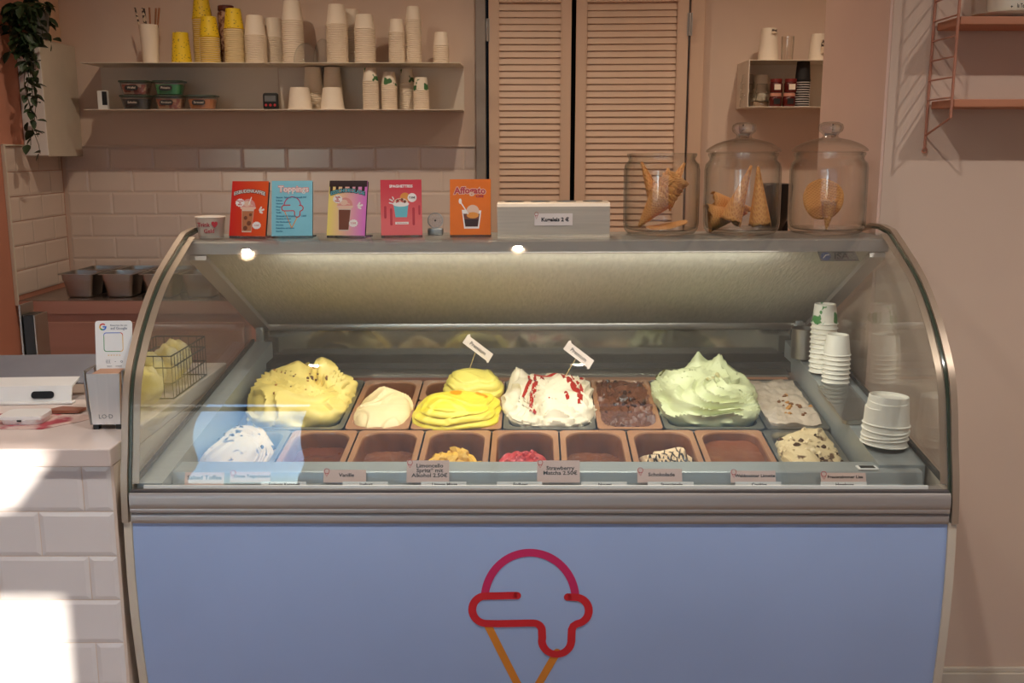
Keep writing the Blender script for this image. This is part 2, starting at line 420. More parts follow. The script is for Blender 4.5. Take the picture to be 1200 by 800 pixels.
# ------------------------------------------------------------------ closet: jambs and two louvred doors
bm = new(); box(bm, -.168, -.122, 4.80, 5.0, 0, 2.5, .004); struct('trim_4', bm, M['greyjamb'])
bm = new(); box(bm, .818, .885, 4.80, 5.0, 0, 2.5, .004); struct('trim_5', bm, M['doorpaint'])
def slat_mesh(wd):
    bm = new(); prism(bm, [(-.009, -.0165), (-.006, -.0185), (.004, .0155), (.001, .0172)], -wd / 2, wd / 2)
    return mesh(bm, 'slat', M['doorpaint'])
def louvre(name, x0, wd, rz, swide):
    root = obj(name, None, loc=(x0, 4.83, 0), rot=(0, 0, rz)); root['kind'] = 'structure'
    th = .035; sw = swide
    for nm, a, b in (('stile', 0, sw), ('stile', wd - sw, wd)):
        bm = new(); box(bm, a, b, -th / 2, th / 2, .04, 2.46, .003); part(nm, bm, M['doorpaint'], root)
    for a, b in ((.04, .16), (1.03, 1.12), (2.222, 2.46)):
        bm = new(); box(bm, sw + .0005, wd - sw - .0005, -th / 2 + .002, th / 2 - .002, a, b, .003); part('rail', bm, M['doorpaint'], root)
    bm = new(); box(bm, sw, wd - sw, -.006, .006, .16, 1.03); part('door_panel', bm, M['doorpaint'], root)
    for a in (sw - .001, wd - sw - .004):
        bm = new(); box(bm, a, a + .005, -.019, .015, 1.12, 2.222); part('bead', bm, M['doorpaint'], root)
    sm = slat_mesh(wd - 2 * sw); z = 2.205
    while z > 1.13:
        obj('slat', sm, root, (wd / 2, .0, z)); z -= .0298
    bm = new(); box(bm, sw, wd - sw, .0165, .0175, 1.12, 2.222); part('backing', bm, M['doorpaint'], root)
    return root
d1 = louvre('door_1', -.108, .382, 0, .045)
d2 = louvre('door_2', .296, .512, R(-4.5), .047)
def hinge(parent, x, y, z):
    bm = new(); lathe(bm, [(0, -.05), (.007, -.05), (.007, .05), (0, .05)], 12); box(bm, -.011, .011, .002, .006, -.05, .05)
    part('hinge', bm, M['steel_soft'], parent, smooth=40, loc=(x, y, z))
hinge(d1, -.006, -.024, 2.10); hinge(d2, .517, -.026, 2.12)
hinge(d1, -.006, -.024, 1.2)

# ------------------------------------------------------------------ folded sheet-metal wall shelves
def wall_shelf(label, x0, x1, z0, z1, left=True):
    t = thing('wall_shelf', label, 'shelf', (x0, 4.85, z0), 'folded sheet metal wall shelves'); w_ = x1 - x0; h = z1 - z0
    bm = new(); box(bm, 0, w_, -.004, 0, 0, h); part('back_panel', bm, M['sheetmetal'], t)
    bm = new(); prism(bm, [(0, -.004), (w_, -.004), (w_ - .008, -.23), (0, -.23)], h - .003, h, 'z'); part('board', bm, M['sheetmetal'], t)
    bm = new(); box(bm, 0, w_, -.23, -.004, 0, .003); part('board', bm, M['sheetmetal'], t)
    return t
ws1 = wall_shelf('long white metal shelf left of the seam, holding yellow cups and snack tubs', -1.918, -1.092, 1.735, 1.941)
ws2 = wall_shelf('long white metal shelf right of the seam, holding only white cups', -1.088, -.224, 1.735, 1.941)
ws3 = wall_shelf('short metal wall shelf with glasses and black cups, far right', 1.056, 1.95, 1.747, 1.952)
bm = new(); box(bm, -.004, 0, -.23, 0, 0, .205); part('side_panel', bm, M['sheetmetal'], ws3)

ZT, ZB = 1.941, 1.738
def XU(u): return (u - 600) * .00387
def cup_mesh(name, rr, rb, h, mats, lip=.0035, squig=False):
    """a paper cup standing upside down: rim down, recessed base on top"""
    bm = new()
    lathe(bm, [(rr - .001, 0), (rr + lip * .6, 0), (rr + lip, lip * .5), (rr + lip * .6, lip), (rr, lip * 1.2), (rb, h - .001), (rb - .0015, h), (rb - .003, h - .0005), (rb - .004, h - .006), (0, h - .0065)], 28)
    if isinstance(mats, (list, tuple)):
        for f in bm.faces:
            if f.calc_center_median().z < lip * 1.25: f.material_index = 1
    return mesh(bm, name, mats, smooth=35)
ORD = ['top', 'second', 'third', 'fourth', 'fifth', 'sixth', 'seventh', 'eighth', 'ninth', 'tenth', 'eleventh', 'twelfth', 'thirteenth', 'fourteenth', 'fifteenth', 'sixteenth', 'seventeenth', 'eighteenth', 'nineteenth', 'twentieth', 'twenty-first', 'twenty-second', 'twenty-third', 'twenty-fourth', 'twenty-fifth']
def stack(name, label_top, label_rest, group, x, y, z, cm, pitch, n, cat='cup', topmesh=None, fm=False, rz=0, lean=(0, 0)):
    base = None
    for i in range(n):
        me = topmesh if (topmesh and i == n - 1) else cm
        if base is None: o = obj(name, me); base = o
        else:
            o = base.copy(); o.data = me; COL.objects.link(o)
        tag(o, label_top if i == n - 1 else ('lowest cup, resting on the shelf, of the ' if i == 0 else ORD[n - 1 - i] + ' cup from the top of the ') + label_rest, cat, group)
        placed(o, (x + lean[0] * i * pitch, y + lean[1] * i * pitch, z + i * pitch), ry=lean[0], rz=rz + i * 1.7, fm=fm)
M['yellowcup'] = P('yellow_printed_cup', (240, 200, 40), .5, var=.02)
# yellow cups carry short brown squiggles, a printed pattern
def squiggle_mat():
    m = bpy.data.materials.new('yellow_squiggle_print'); m.use_nodes = True; t = m.node_tree; n = t.nodes; L = t.links; b = n['Principled BSDF']
    b.inputs['Roughness'].default_value = .5
    tc = n.new('ShaderNodeTexCoord'); mp = n.new('ShaderNodeMapping'); mp.inputs['Scale'].default_value = (1, 1, 2.2); mp.inputs['Rotation'].default_value = (0, .6, .4)
    vo = n.new('ShaderNodeTexVoronoi'); vo.inputs['Scale'].default_value = 62; vo.feature = 'F1'
    L.new(tc.outputs['Object'], mp.inputs[0]); L.new(mp.outputs[0], vo.inputs['Vector'])
    rp = n.new('ShaderNodeValToRGB'); rp.color_ramp.elements[0].position = .20; rp.color_ramp.elements[1].position = .26
    rp.color_ramp.elements[0].color = lin((112, 88, 40)); rp.color_ramp.elements[1].color = lin((244, 206, 40))
    L.new(vo.outputs['Distance'], rp.inputs[0]); L.new(rp.outputs[0], b.inputs['Base Color'])
    return m
M['squig'] = squiggle_mat()
M['creamprint'] = P('cream_rim_print', (236, 214, 168), .55, var=.05)
cY = cup_mesh('yellow_cup', .0435, .033, .088, M['squig'])
cYr = cup_mesh('yellow_cup_rim', .0435, .033, .088, [M['yellowcup'], M['creamprint']])
cYp = cup_mesh('yellow_cup_cream', .0435, .033, .088, M['creamprint'])
cYs = cup_mesh('yellow_cup_single', .045, .034, .135, M['squig'])
def solo_me(name, me, label, cat, loc, group=None, **k):
    o = obj(name, me); tag(o, label, cat, group); placed(o, loc, **k); return o
solo_me('paper_cup', cYs, 'lone yellow squiggle-print cup upside down on shelf beside straw holder', 'cup', (XU(215), 4.70, ZT), 'yellow printed cups on the shelf')
YG = 'yellow printed cups on the shelf'
stack('paper_cup', 'top cup of the tallest, back left yellow stack', 'tallest yellow stack', YG, XU(236), 4.77, ZT, cYr, .0088, 24, topmesh=cY)
stack('paper_cup', 'top cup of the front middle yellow cup stack', 'front middle yellow stack', YG, XU(249.5), 4.69, ZT, cYr, .0088, 14, topmesh=cY)
stack('paper_cup', 'top cup of the rightmost yellow stack, over cream rims', 'rightmost yellow stack', YG, XU(277.5), 4.70, ZT, cYp, .0088, 18, topmesh=cY)
# brown-lidded jar behind
t = thing('storage_jar', 'tall jar with brown screw lid behind the yellow cup stacks', 'jar', (XU(261) + .005, 4.80, ZT))
bm = new(); lathe(bm, [(0, 0), (.038, 0), (.038, .23), (.032, .24), (0, .24)], 24); part('body', bm, P('patterned_jar', (190, 150, 120), .4, rgb2=(110, 60, 40), thr=(.45, .55), scale=60), t, smooth=40)
bm = new(); lathe(bm, [(.036, .241), (.036, .262), (.034, .264), (0, .264)], 24); part('lid', bm, P('brown_lid', (96, 44, 34), .4), t, smooth=40)
cW = cup_mesh('white_cup', .047, .036, .088, M['card'])
cWm = cup_mesh('white_cup_medium', .046, .037, .065, M['card'])
cWs = cup_mesh('white_cup_small', .0345, .0275, .06, M['card'])
WG = 'white paper cups on the upper shelf'
for (u, y, cm, pitch, n, wh) in ((302, 4.70, cW, .0075, 17, 'white stack beside the yellow cups'), (318, 4.79, cW, .0075, 17, 'half hidden white stack nearest the yellow cups'),
                             (345, 4.71, cW, .0092, 21, 'widest white stack left of the domes'), (397, 4.70, cW, .0076, 23, 'tall white stack right of the domes'),
                             (409, 4.80, cW, .0076, 22, 'hidden white stack right of the domes'), (429, 4.70, cWm, .0092, 17, 'medium white stack fourth from right'),
                             (466, 4.70, cWs, .0078, 18, 'slim white stack third from right'), (485, 4.72, cWs, .0086, 23, 'slim white stack second from right'),
                             (517.5, 4.70, cWs, .0085, 10, 'short white stack at right end')):
    stack('paper_cup', 'top cup of the ' + wh, wh, WG, XU(u), y, ZT, cm, pitch, n)
LG = 'white paper cups on the lower shelf'
cB = cup_mesh('white_cup_bowl', .054, .042, .097, M['card'])
cT = cup_mesh('white_cup_tall', .046, .036, .115, M['card'])
solo_me('paper_cup', cB, 'squat white cup at the left end of the lower cup group', 'cup', (XU(352), 4.68, ZB), LG)
stack('paper_cup', 'top cup of the left stack behind the squat cups', 'left stack behind the squat cups', LG, XU(363), 4.79, ZB, cT, .008, 11)
stack('paper_cup', 'top cup of the right stack behind the squat cups', 'right stack behind the squat cups', LG, XU(386), 4.79, ZB, cT, .008, 11)
solo_me('paper_cup', cB, 'squat white cup in front of the right stack, lower shelf', 'cup', (XU(390), 4.68, ZB), LG)
M['greenprint'] = P('white_cup_green_leaf', (240, 226, 204), .6, rgb2=(60, 110, 60), thr=(.56, .58), scale=26)
cWg = cup_mesh('leaf_print_cup', .0345, .0275, .06, M['greenprint'])
for u, y, n, wh in ((435, 4.68, 16, 'leftmost leaf-topped stack'), (456, 4.70, 14, 'second leaf-topped stack'),
                (475, 4.76, 16, 'third leaf-topped stack'), (493.5, 4.69, 11, 'rightmost leaf-topped stack')):
    stack('paper_cup', 'green-leaf printed top cup of the ' + wh, wh, LG, XU(u), y, ZB, cWs, .0082, n, topmesh=cWg)
# small printed marks on three cups
for u, z in ((517.5, 2.066), (344, 1.825), (394, 1.825)):
    pass
# domes
for u, y, r, h, lb in ((361, 4.67, .054, .085, 'larger clear plastic dome lid in front on the shelf'), (376, 4.78, .046, .115, 'smaller clear dome lid stack behind the larger dome')):
    t = thing('dome_lid', lb, 'lid', (XU(u), y, ZT), 'clear dome lids')
    bm = new(); lathe(bm, [(r + .004, 0), (r, .003)] + [(r * math.cos(a * PI / 16), .003 + h * math.sin(a * PI / 16)) for a in range(1, 8)] + [(0, h + .003)], 28); part('dome', bm, GLID, t, smooth=True)
# straw holder and straws
bm = new(); lathe(bm, [(0, 0), (.034, 0), (.043, .168), (.041, .168), (.033, .004), (0, .004)], 28)
solo('straw_holder', bm, M['card'], 'tall white tumbler holding paper straws on left shelf end', 'tumbler', (XU(179), 4.70, ZT), smooth=40)
M['strawdark'] = P('dark_striped_straw', (70, 50, 44), .5, rgb2=(225, 200, 170), thr=(.48, .52), scale=70)
M['strawbrown'] = P('brown_paper_straw', (160, 104, 66), .5, var=.1)
for i, (dx, dy, lx, ly, mt, lb) in enumerate(((-.016, -.01, -.18, 0, 'strawdark', 'dark striped straw leaning farthest left in the tumbler'), (-.012, .012, -.06, .05, 'strawdark', 'dark striped straw second from left in the tumbler'),
                                         (-.004, .0, -.10, .03, 'strawdark', 'dark striped straw crossing between the others in the tumbler'), (.010, -.01, .02, -.02, 'strawbrown', 'brown paper straw standing upright in the tumbler'),
                                         (.014, .008, .10, .02, 'strawbrown', 'brown paper straw tipping slightly right in the tumbler'), (.02, .0, .16, 0, 'strawbrown', 'brown paper straw leaning farthest right in the tumbler'))):
    bm = new(); tube(bm, [(0, 0, 0), (lx * .24, ly * .24, .235)], .0042, 10)
    solo('paper_straw', bm, M[mt], lb, 'straw', (XU(179) + dx * .7, 4.70 + dy * .7, ZT + .007), 'straws in the tumbler', smooth=40)
# white sensor with black window
t = thing('room_sensor', 'small white device with black screen at left end of shelf', 'device', (XU(118), 4.72, ZB))
bm = new(); box(bm, -.023, .023, -.012, .012, 0, .086, .004); part('case', bm, M['white'], t)
bm = new(); box(bm, 0, .022, -.0135, -.0118, .022, .082); part('screen', bm, M['black'], t)
t = thing('kitchen_timer', 'black kitchen timer with grey screen and red buttons on shelf', 'timer', (XU(318), 4.68, ZB))
bm = new(); box(bm, -.035, .035, -.012, .012, 0, .074, .010, 3); part('case', bm, M['blackmat'], t, smooth=40)
bm = new(); box(bm, -.025, .025, -.0135, -.0118, .036, .062); part('screen', bm, P('lcd_grey', (92, 84, 80), .3), t)
for dx, mt in ((-.02, 'redink'), (0, 'redink'), (.02, 'redink')):
    bm = new(); lathe(bm, [(0, .002), (.005, .002), (.006, 0)], 12, mtx=Matrix.Translation((dx, -.012, .02)) @ Matrix.Rotation(PI / 2, 4, 'X')); part('button', bm, M['redink'], t)
# snack tubs
def tub(u, z, y, fill, lb, tagtxt):
    t = thing('snack_tub', lb, 'tub', (XU(u), y, z), 'lidded snack tubs on the lower shelf')
    bm = new(); N = 5
    for (a, b, zz) in ((.110, .075, .002), (.128, .088, .056)):
        pass
    A = [bm.verts.new((x, y_, .002)) for x, y_ in rounded(.106, .07, .018)]; B = [bm.verts.new((x, y_, .056)) for x, y_ in rounded(.128, .088, .02)]
    for i in range(len(A)): bm.faces.new((A[i], A[(i + 1) % len(A)], B[(i + 1) % len(A)], B[i]))
    bm.faces.new(A); part('container', bm, GLID, t, smooth=40)
    bm = new(); prism(bm, rounded(.138, .098, .022), .056, .063, 'z'); part('lid', bm, P('tub_lid_green', (58, 70, 50), .3), t)
    bm = new(); A = [bm.verts.new((x, y_, .004)) for x, y_ in rounded(.100, .064, .016)]; B = [bm.verts.new((x, y_, .046)) for x, y_ in rounded(.116, .078, .018)]
    for i in range(len(A)): bm.faces.new((A[i], A[(i + 1) % len(A)], B[(i + 1) % len(A)], B[i]))
    bm.faces.new(A[::-1]); bm.faces.new(B); part('filling', bm, fill, t)
    bm = new(); flat(bm, [rounded(.06, .024, .0115)], 0, 0); part('sticker', bm, M['ink'], t, loc=(-.006, -.0435, .031), rot=(R(-10), 0, 0))
    text(tagtxt, .014, M['card'], t, (-.006, -.0445, .031), rot=(R(80), 0, 0))
tub(160.5, ZB, 4.69, P('fill_dark', (40, 36, 32), .7, var=.3), 'dark-filled tub at bottom of the left tub pair', 'Schoko')
tub(160.5, ZB + .064, 4.69, P('fill_mixed', (210, 170, 140), .7, rgb2=(150, 70, 50), thr=(.45, .55), scale=40), 'pale mixed tub on top of the left tub pair', 'Waffel')
tub(200, ZB, 4.69, P('fill_nuts', (200, 150, 110), .7, rgb2=(150, 60, 40), thr=(.5, .6), scale=40), 'nut-filled tub at bottom of the right tub pair', 'Krokant')
tub(200, ZB + .064, 4.69, P('fill_green', (40, 150, 80), .6, var=.15), 'bright green tub on top of the right tub pair', 'Pistazie')
tub(237.5, ZB, 4.69, P('fill_orange', (196, 120, 60), .7, var=.25), 'single orange-brown tub standing right of the tub pairs', 'Streusel')

# items on the small right shelf
Z3, Z3b = 1.952, 1.750
def X3(u): return (u - 600) * .00390
cTall = cup_mesh('takeaway_cup', .047, .034, .142, M['card'])
cTall2 = cup_mesh('takeaway_cup_b', .040, .030, .118, M['card'])
def tall(me, lb, loc, mark):
    t = thing('takeaway_cup', lb, 'cup', loc); obj('cup_body', me, t)
    bm = new(); flat(bm, [rounded(.024, .018 if mark == 1 else .06, .003)], 0, 0); part('sticker', bm, M['strawdark'], t, loc=(.014, -.0425 if mark == 1 else -.0445, .126 if mark == 1 else .06), rot=(R(-6), 0, 0))
tall(cTall, 'tall white cup at left end of the short right shelf', (X3(896), 4.70, Z3), 1)
tall(cTall2, 'white cup at the wall end of the short right shelf', (X3(953), 4.70, Z3), 2)
bm = new(); lathe(bm, [(0, .006), (.024, .006), (.026, .108), (.028, .108), (.026, 0), (0, 0)], 24)
solo('water_glass', bm, GJ, 'empty clear water glass between the two white cups', 'glass', (X3(918), 4.70, Z3), smooth=50)
gm = new(); lathe(gm, [(.030, 0), (.032, .004), (.030, .03), (.026, .034), (.024, .062), (0, .063)], 20); gm = mesh(gm, 'drinking_glass', GJ, smooth=45)
for u, n, wh in ((873, 3, 'left'), (890, 2, 'right')):
    for i in range(n):
        solo_me('drinking_glass', gm, '%s glass of the %s upturned glass stack, short right shelf' % (('lowest', 'second', 'top')[i], wh), 'glass', (X3(u), 4.69, Z3b + i * .040), 'stacked drinking glasses')
solo_me('takeaway_cup', cTall2, 'white cup with dark mark behind the glass stacks', 'cup', (X3(895), 4.79, Z3b + .03))
t = thing('cup_riser', 'small cream box under the cup behind the glass stacks', 'box', (X3(895), 4.79, Z3b)); bm = new(); box(bm, -.04, .04, -.03, .03, 0, .028, .002); part('body', bm, M['cream'], t)
M['jam'] = P('dark_red_jam', (92, 30, 26), .2, var=.2); M['jamlid'] = P('pale_pink_lid', (214, 150, 128), .4)
for u, y, z, lb, lm in ((905, 4.67, 0, 'lower dark red jar beside the glasses', 'jamlid'), (905, 4.67, .062, 'upper dark red jar beside the glasses', 'jam'),
                    (920, 4.66, 0, 'lower dark jar beside the black cups', 'jamlid'), (921, 4.66, .062, 'upper dark jar beside the black cups', 'jam')):
    t = thing('jam_jar', lb, 'jar', (X3(u), y, Z3b + z), 'small dark jars on the short shelf')
    bm = new(); lathe(bm, [(0, 0), (.026, 0), (.028, .006), (.028, .04), (.025, .045), (0, .045)], 20); part('body', bm, M['jam'], t, smooth=40)
    bm = new(); lathe(bm, [(.026, .046), (.026, .06), (0, .06)], 20); part('lid', bm, M['jamlid'] if z == 0 else P('red_lid', (120, 34, 30), .4), t, smooth=40)
    bm = new(); box(bm, -.014, .014, -.0295, -.027, .012, .036); part('sticker', bm, M['card'] if z else M['blackmat'], t)
cBl = cup_mesh('black_cup', .0335, .028, .085, M['blackmat']); cBlr = cup_mesh('black_cup_rim', .0335, .028, .085, [M['blackmat'], P('cup_rim_grey', (216, 206, 200), .5)])
stack('paper_cup', 'black top cup of the black stack near the wall edge', 'black cup stack', 'black paper cups on the short shelf', X3(936), 4.68, Z3b, cBlr, .0105, 12, topmesh=cBl)

# ------------------------------------------------------------------ white wall box with hanging plant
t = thing('wall_cabinet', 'tall pale box on the left wall carrying the trailing plant', 'cabinet', (-2.08, 4.67, 1.53))
bm = new(); box(bm, -.053, .05, -.18, .178, 0, .50, .003); part('body', bm, M['offwhite'], t)
bm = new(); box(bm, -.053, -.010, 0, .178, .503, 1.0, .003); part('duct', bm, M['cream'], t)
bm = new(); box(bm, -.052, .049, -.184, -.1805, .005, .495, .002); part('door', bm, M['white'], t)
pl = thing('hanging_plant', 'dark green trailing plant in grey pot on the wall box', 'plant', (-2.055, 4.55, 2.0325))
bm = new(); lathe(bm, [(0, 0), (.035, 0), (.046, .115), (.043, .115), (.042, .10), (0, .10)], 24); part('pot', bm, M['potgrey'], pl, smooth=40)
lm = new()
pts = [(0, 0, 0), (.011, .010, .003), (.013, .022, .004), (.008, .036, .001), (0, .046, -.004), (-.008, .036, .001), (-.013, .022, .004), (-.011, .010, .003)]
vs = [lm.verts.new(p) for p in pts]; mid = [lm.verts.new((0, y, -.002)) for y in (.010, .022, .036)]
for a in ((0, 1, 8), (1, 2, 9, 8), (2, 3, 10, 9), (3, 4, 10), (4, 5, 10), (5, 6, 9, 10), (6, 7, 8, 9), (7, 0, 8)):
    lm.faces.new([(vs + mid)[i] for i in a])
leafm = mesh(lm, 'leaf', M['leaf'], smooth=True, recalc=False)
stems = new(); r2 = random.Random(3); leaves = []
for i in range(40):
    a = r2.uniform(-PI * .95, PI * .05) if i < 36 else r2.uniform(0, PI)
    long_ = [.60, .50, .64, .40, .56, .33, .45, .30][i] if i < 8 else r2.uniform(.10, .28)
    sx = (.030 + .006 * (i - 4) if i < 8 else math.cos(a) * r2.uniform(.03, .085)); sy = -.115 if i < 8 else math.sin(a) * .09 - .03
    p = Vector((math.cos(a) * .03, math.sin(a) * .03, .11)); line = [p.copy()]
    tgt = Vector((sx + .004, min(sy, -.03) if i < 36 else .05, .12))
    steps = max(3, int(long_ / .035)); line.append(p.lerp(tgt, .6) + Vector((0, 0, .025)))
    ph = r2.uniform(0, 6)
    for s_ in range(steps):
        f = s_ / steps
        line.append(Vector((tgt.x + .012 * math.sin(ph + s_ * .9) + (.018 if i < 8 else .01) * f, min(tgt.y, -.06) - .085 - .008 * math.sin(ph + s_) if i < 36 else tgt.y, .115 - .035 * s_ - .01)))
    tube(stems, line, .0013, 5)
    for q in line[1:]:
        for k in range(2):
            leaves.append((q + Vector((r2.uniform(-.012, .012), r2.uniform(-.012, .004), r2.uniform(-.01, .01))), r2.uniform(0, 2 * PI), r2.uniform(-1.3, .1), r2.uniform(.85, 1.35)))
part('stem', stems, M['stem'], pl)
r2.shuffle(leaves); print('leaves', len(leaves))
for (q, az, el, sc) in leaves[:295]:
    o = obj('leaf', leafm, pl, q, (el, r2.uniform(-.5, .5), az)); o.scale = (sc, sc, sc)

# ------------------------------------------------------------------ back worktop and cabinet, steel pans
t = thing('back_counter', 'rose wooden base cabinet with steel worktop along the back wall', 'cabinet', (-1.15, 4.56, 0))
bm = new(); box(bm, -.965, .96, -.27, .27, .08, .865, .002); part('body', bm, M['cabinet'], t)
bm = new(); box(bm, -.94, .94, -.22, .26, 0, .08); part('plinth', bm, M['blackmat'], t)
bm = new(); box(bm, -.968, .97, -.28, .276, .865, .924, .003); part('worktop', bm, [M['worktop']], t)
bm = new(); box(bm, -.967, .969, -.2815, -.279, .866, .921); part('edge_band', bm, M['cabinet'], t)
for k in range(4):
    x0 = -.93 + k * .47
    bm = new(); box(bm, x0, x0 + .455, -.288, -.271, .10, .83, .003); d = part('door', bm, M['cabinet'], t)
pw, pd, ph_ = .162, .176, .105
def steel_pan(x, y, lb):
    t = thing('steel_pan', lb, 'pan', (x, y, .925), 'steel pans on the back worktop')
    bm = new(); rings = []
    for (w_, d_, r_, z_) in ((pw, pd, .016, ph_), (pw, pd, .016, ph_ - .003), (pw - .022, pd - .022, .018, ph_ - .003), (pw - .026, pd - .026, .018, ph_ - .03), (pw - .036, pd - .036, .016, ph_ - .032), (pw - .05, pd - .05, .02, .006), (pw - .062, pd - .062, .02, 0)):
        rings.append([bm.verts.new((a, b, z_)) for a, b in rounded(w_, d_, r_)])
    ins = []
    for (w_, d_, r_, z_) in ((pw - .026, pd - .026, .018, ph_), (pw - .03, pd - .03, .018, ph_ - .03), (pw - .054, pd - .054, .02, .008)):
        ins.append([bm.verts.new((a, b, z_)) for a, b in rounded(w_, d_, r_)])
    seq = [ins[2], ins[1], ins[0]] + rings
    for A, B in zip(seq, seq[1:]):
        for i in range(len(A)): bm.faces.new((A[i], A[(i + 1) % len(A)], B[(i + 1) % len(A)], B[i]))
    bm.faces.new(ins[2]); bm.faces.new(rings[-1])
    part('body', bm, M['steel'], t, smooth=35)
    return t
for j, y in enumerate((4.42, 4.60)):
    for i, x in enumerate((-1.89, -1.715, -1.54, -1.365)):
        steel_pan(x + j * .012, y, 'empty steel pan, %s row, %s from the left' % (('front', 'rear')[j], ('first', 'second', 'third', 'fourth')[i]))
# black grinder standing on a base cabinet at the far right
t = thing('side_cabinet', 'low cream cabinet behind the jars, under the short wall shelf', 'cabinet', (1.3, 4.58, 0))
bm = new(); box(bm, -.4, .6, -.25, .26, .0, .9, .003); part('body', bm, M['cream'], t)
t = thing('coffee_grinder', 'black coffee grinder seen through the cookie jars', 'grinder', (1.17, 4.55, .9005))
bm = new(); box(bm, -.09, .09, -.11, .11, 0, .05, .008); box(bm, -.07, .07, -.02, .10, .05, .36, .012); part('body', bm, M['black'], t, smooth=40)
bm = new(); lathe(bm, [(0, .30), (.045, .30), (.06, .34), (.07, .36), (.085, .50), (.08, .51), (0, .515)], 24); part('hopper', bm, M['black'], t, smooth=40)
bm = new(); box(bm, -.03, .03, -.024, -.02, .26, .30, .004); part('display', bm, M['white'], t)
bm = new(); tube(bm, [(0, -.02, .2), (0, -.11, .19)], .012, 12); part('spout', bm, M['steel_soft'], t, smooth=40)

# ------------------------------------------------------------------ left serving counter
cnt = thing('serving_counter', 'white tiled counter left of the freezer with pale top', 'counter', (-1.485, 2.5, 0))
bm = new(); box(bm, -.645, .635, -.44, .42, 0, .893); part('body', bm, M['grout'], cnt)
bm = new(); box(bm, -.648, .637, -.457, .43, .895, .935, .003); part('countertop', bm, M['ctop'], cnt)
def mk_cnt(o, x, z): o.location = (x + 1.485, -.4395, z)
tile_run(cnt, -2.118, -.855, .02, .892, mk_cnt, .2, .1013, off=0, mat='tile_white')
# shift: nothing else

t = thing('tablet_till', 'grey tablet tilted back on a white stand, left counter', 'tablet', (-1.235, 2.50, .9355), rz=R(4))
bm = new(); box(bm, -.165, .165, -.004, .004, 0, .115, .003, mtx=Matrix.Translation((.01, -.01, .036)) @ Matrix.Rotation(R(-62), 4, 'X')); part('tablet', bm, P('tablet_back_grey', (150, 150, 156), .35, .4), t)
bm = new()
prism(bm, [(-.07, .0), (-.064, .0), (-.048, .036), (.03, .050), (.03, .054), (-.052, .040)], -.13, .13)
box(bm, -.14, .14, -.085, -.062, 0, .006, .002); part('stand', bm, M['white'], t)
bm = new(); prism(bm, rounded(.055, .018, .008), 0, .002, 'z'); part('stand_hole', bm, M['black'], t, loc=(.062, -.0645, .020), rot=(R(68), 0, 0))
t = thing('card_reader', 'small white card reader on red-patterned paper, left counter', 'card reader', (-1.125, 2.26, .9375), rz=R(2))
bm = new(); prism(bm, rounded(.098, .075, .018), 0, .012, 'z'); bmesh.ops.scale(bm, vec=(.9, .9, 1), verts=[v for v in bm.verts if v.co.z < .001])
box(bm, -.049, .049, -.0376, -.034, .012, .0195, .001); prism(bm, rounded(.098, .075, .018), .0121, .020, 'z'); part('case', bm, M['white'], t)
bm = new(); box(bm, -.005, .005, -.0388, -.0375, .008, .012); part('slot', bm, M['black'], t)
M['mat'] = P('red_marbled_paper', (214, 186, 176), .5, rgb2=(168, 62, 76), thr=(.5, .62), scale=14)
bm = new(); prism(bm, [(-.30, -.075), (.10, -.075), (.16, -.01), (.19, .045), (.02, .06), (-.30, .06)], 0, .0015, 'z')
solo('counter_mat', bm, M['mat'], 'flat sheet with red marbled print lying under the card reader', 'mat', (-1.16, 2.27, .9355))
bm = new(); prism(bm, [(0, 0), (.085, 0), (.092, .03), (.03, .042)], 0, .007, 'z')
solo('coin_tray', bm, P('tray_brown', (150, 92, 70), .4), 'brown flat dish edge behind the card reader', 'tray', (-1.12, 2.33, .9375))
# napkin holder
t = thing('napkin_holder', 'chrome napkin dispenser at the counter edge beside freezer glass', 'napkin holder', (-.915, 2.235, .9355), rz=R(3))
bm = new(); prism(bm, [(-.031, .012), (.031, .012), (.036, .128), (-.036, .128)], -.042, -.038, 'y'); part('front_plate', bm, P('bright_steel', (222, 214, 206), .3, .7, var=.03, scale=20, stretch=(9, 9, .3)), t)
bm = new(); box(bm, -.030, .030, -.037, .037, .012, .016); box(bm, -.034, .034, .034, .038, .012, .11); part('housing', bm, M['steel'], t)
for sx in (-1, 1):
    bm = new(); tube(bm, [(sx * .033, -.040, .012), (sx * .038, -.040, .05), (sx * .041, -.038, .10), (sx * .042, -.034, .132), (sx * .042, .03, .132), (sx * .036, .035, .012)], .0035, 8); part('side_rail', bm, M['steel'], t, smooth=40)
    bm = new(); box(bm, sx * .025 - .006, sx * .025 + .006, -.038, -.02, 0, .012); part('foot', bm, M['black'], t)
bm = new(); box(bm, -.029, .029, -.034, .033, .017, .126); part('napkins', bm, P('brown_napkin', (196, 150, 122), .9), t)
text('LO·D', .014, M['inner'], t, (0, -.0425, .03), name='embossed_mark')
# white QR review sign
t = thing('review_sign', 'white upright review card with colourful round letter, beside freezer', 'sign', (-.913, 2.262, 1.052), rx=R(-8), rz=R(3))
bm = new(); prism(bm, rounded(.083, .118, .007, cx=0, cy=.06), -.0015, .0015, 'y'); part('card', bm, M['white'], t)
GC = [P('sign_blue', (60, 110, 210), .5), P('sign_green', (60, 150, 80), .5), P('sign_yellow', (230, 180, 50), .5), P('sign_red', (210, 60, 50), .5)]
bm = new()
for a0, a1, mi in ((-10, 8, 0), (270, 350, 0), (215, 270, 1), (155, 215, 2), (45, 155, 3)):
    flat(bm, ribbon([(.0065 * math.cos(R(a0 + (a1 - a0) * k / 8)) - .024, .105 + .0065 * math.sin(R(a0 + (a1 - a0) * k / 8))) for k in range(9)], .0034, False), mi, .0018)
flat(bm, [[(-.024, .1035), (-.0158, .1035), (-.0158, .1068), (-.024, .1068)]], 0, .0019)
part('emblem', bm, GC, t)
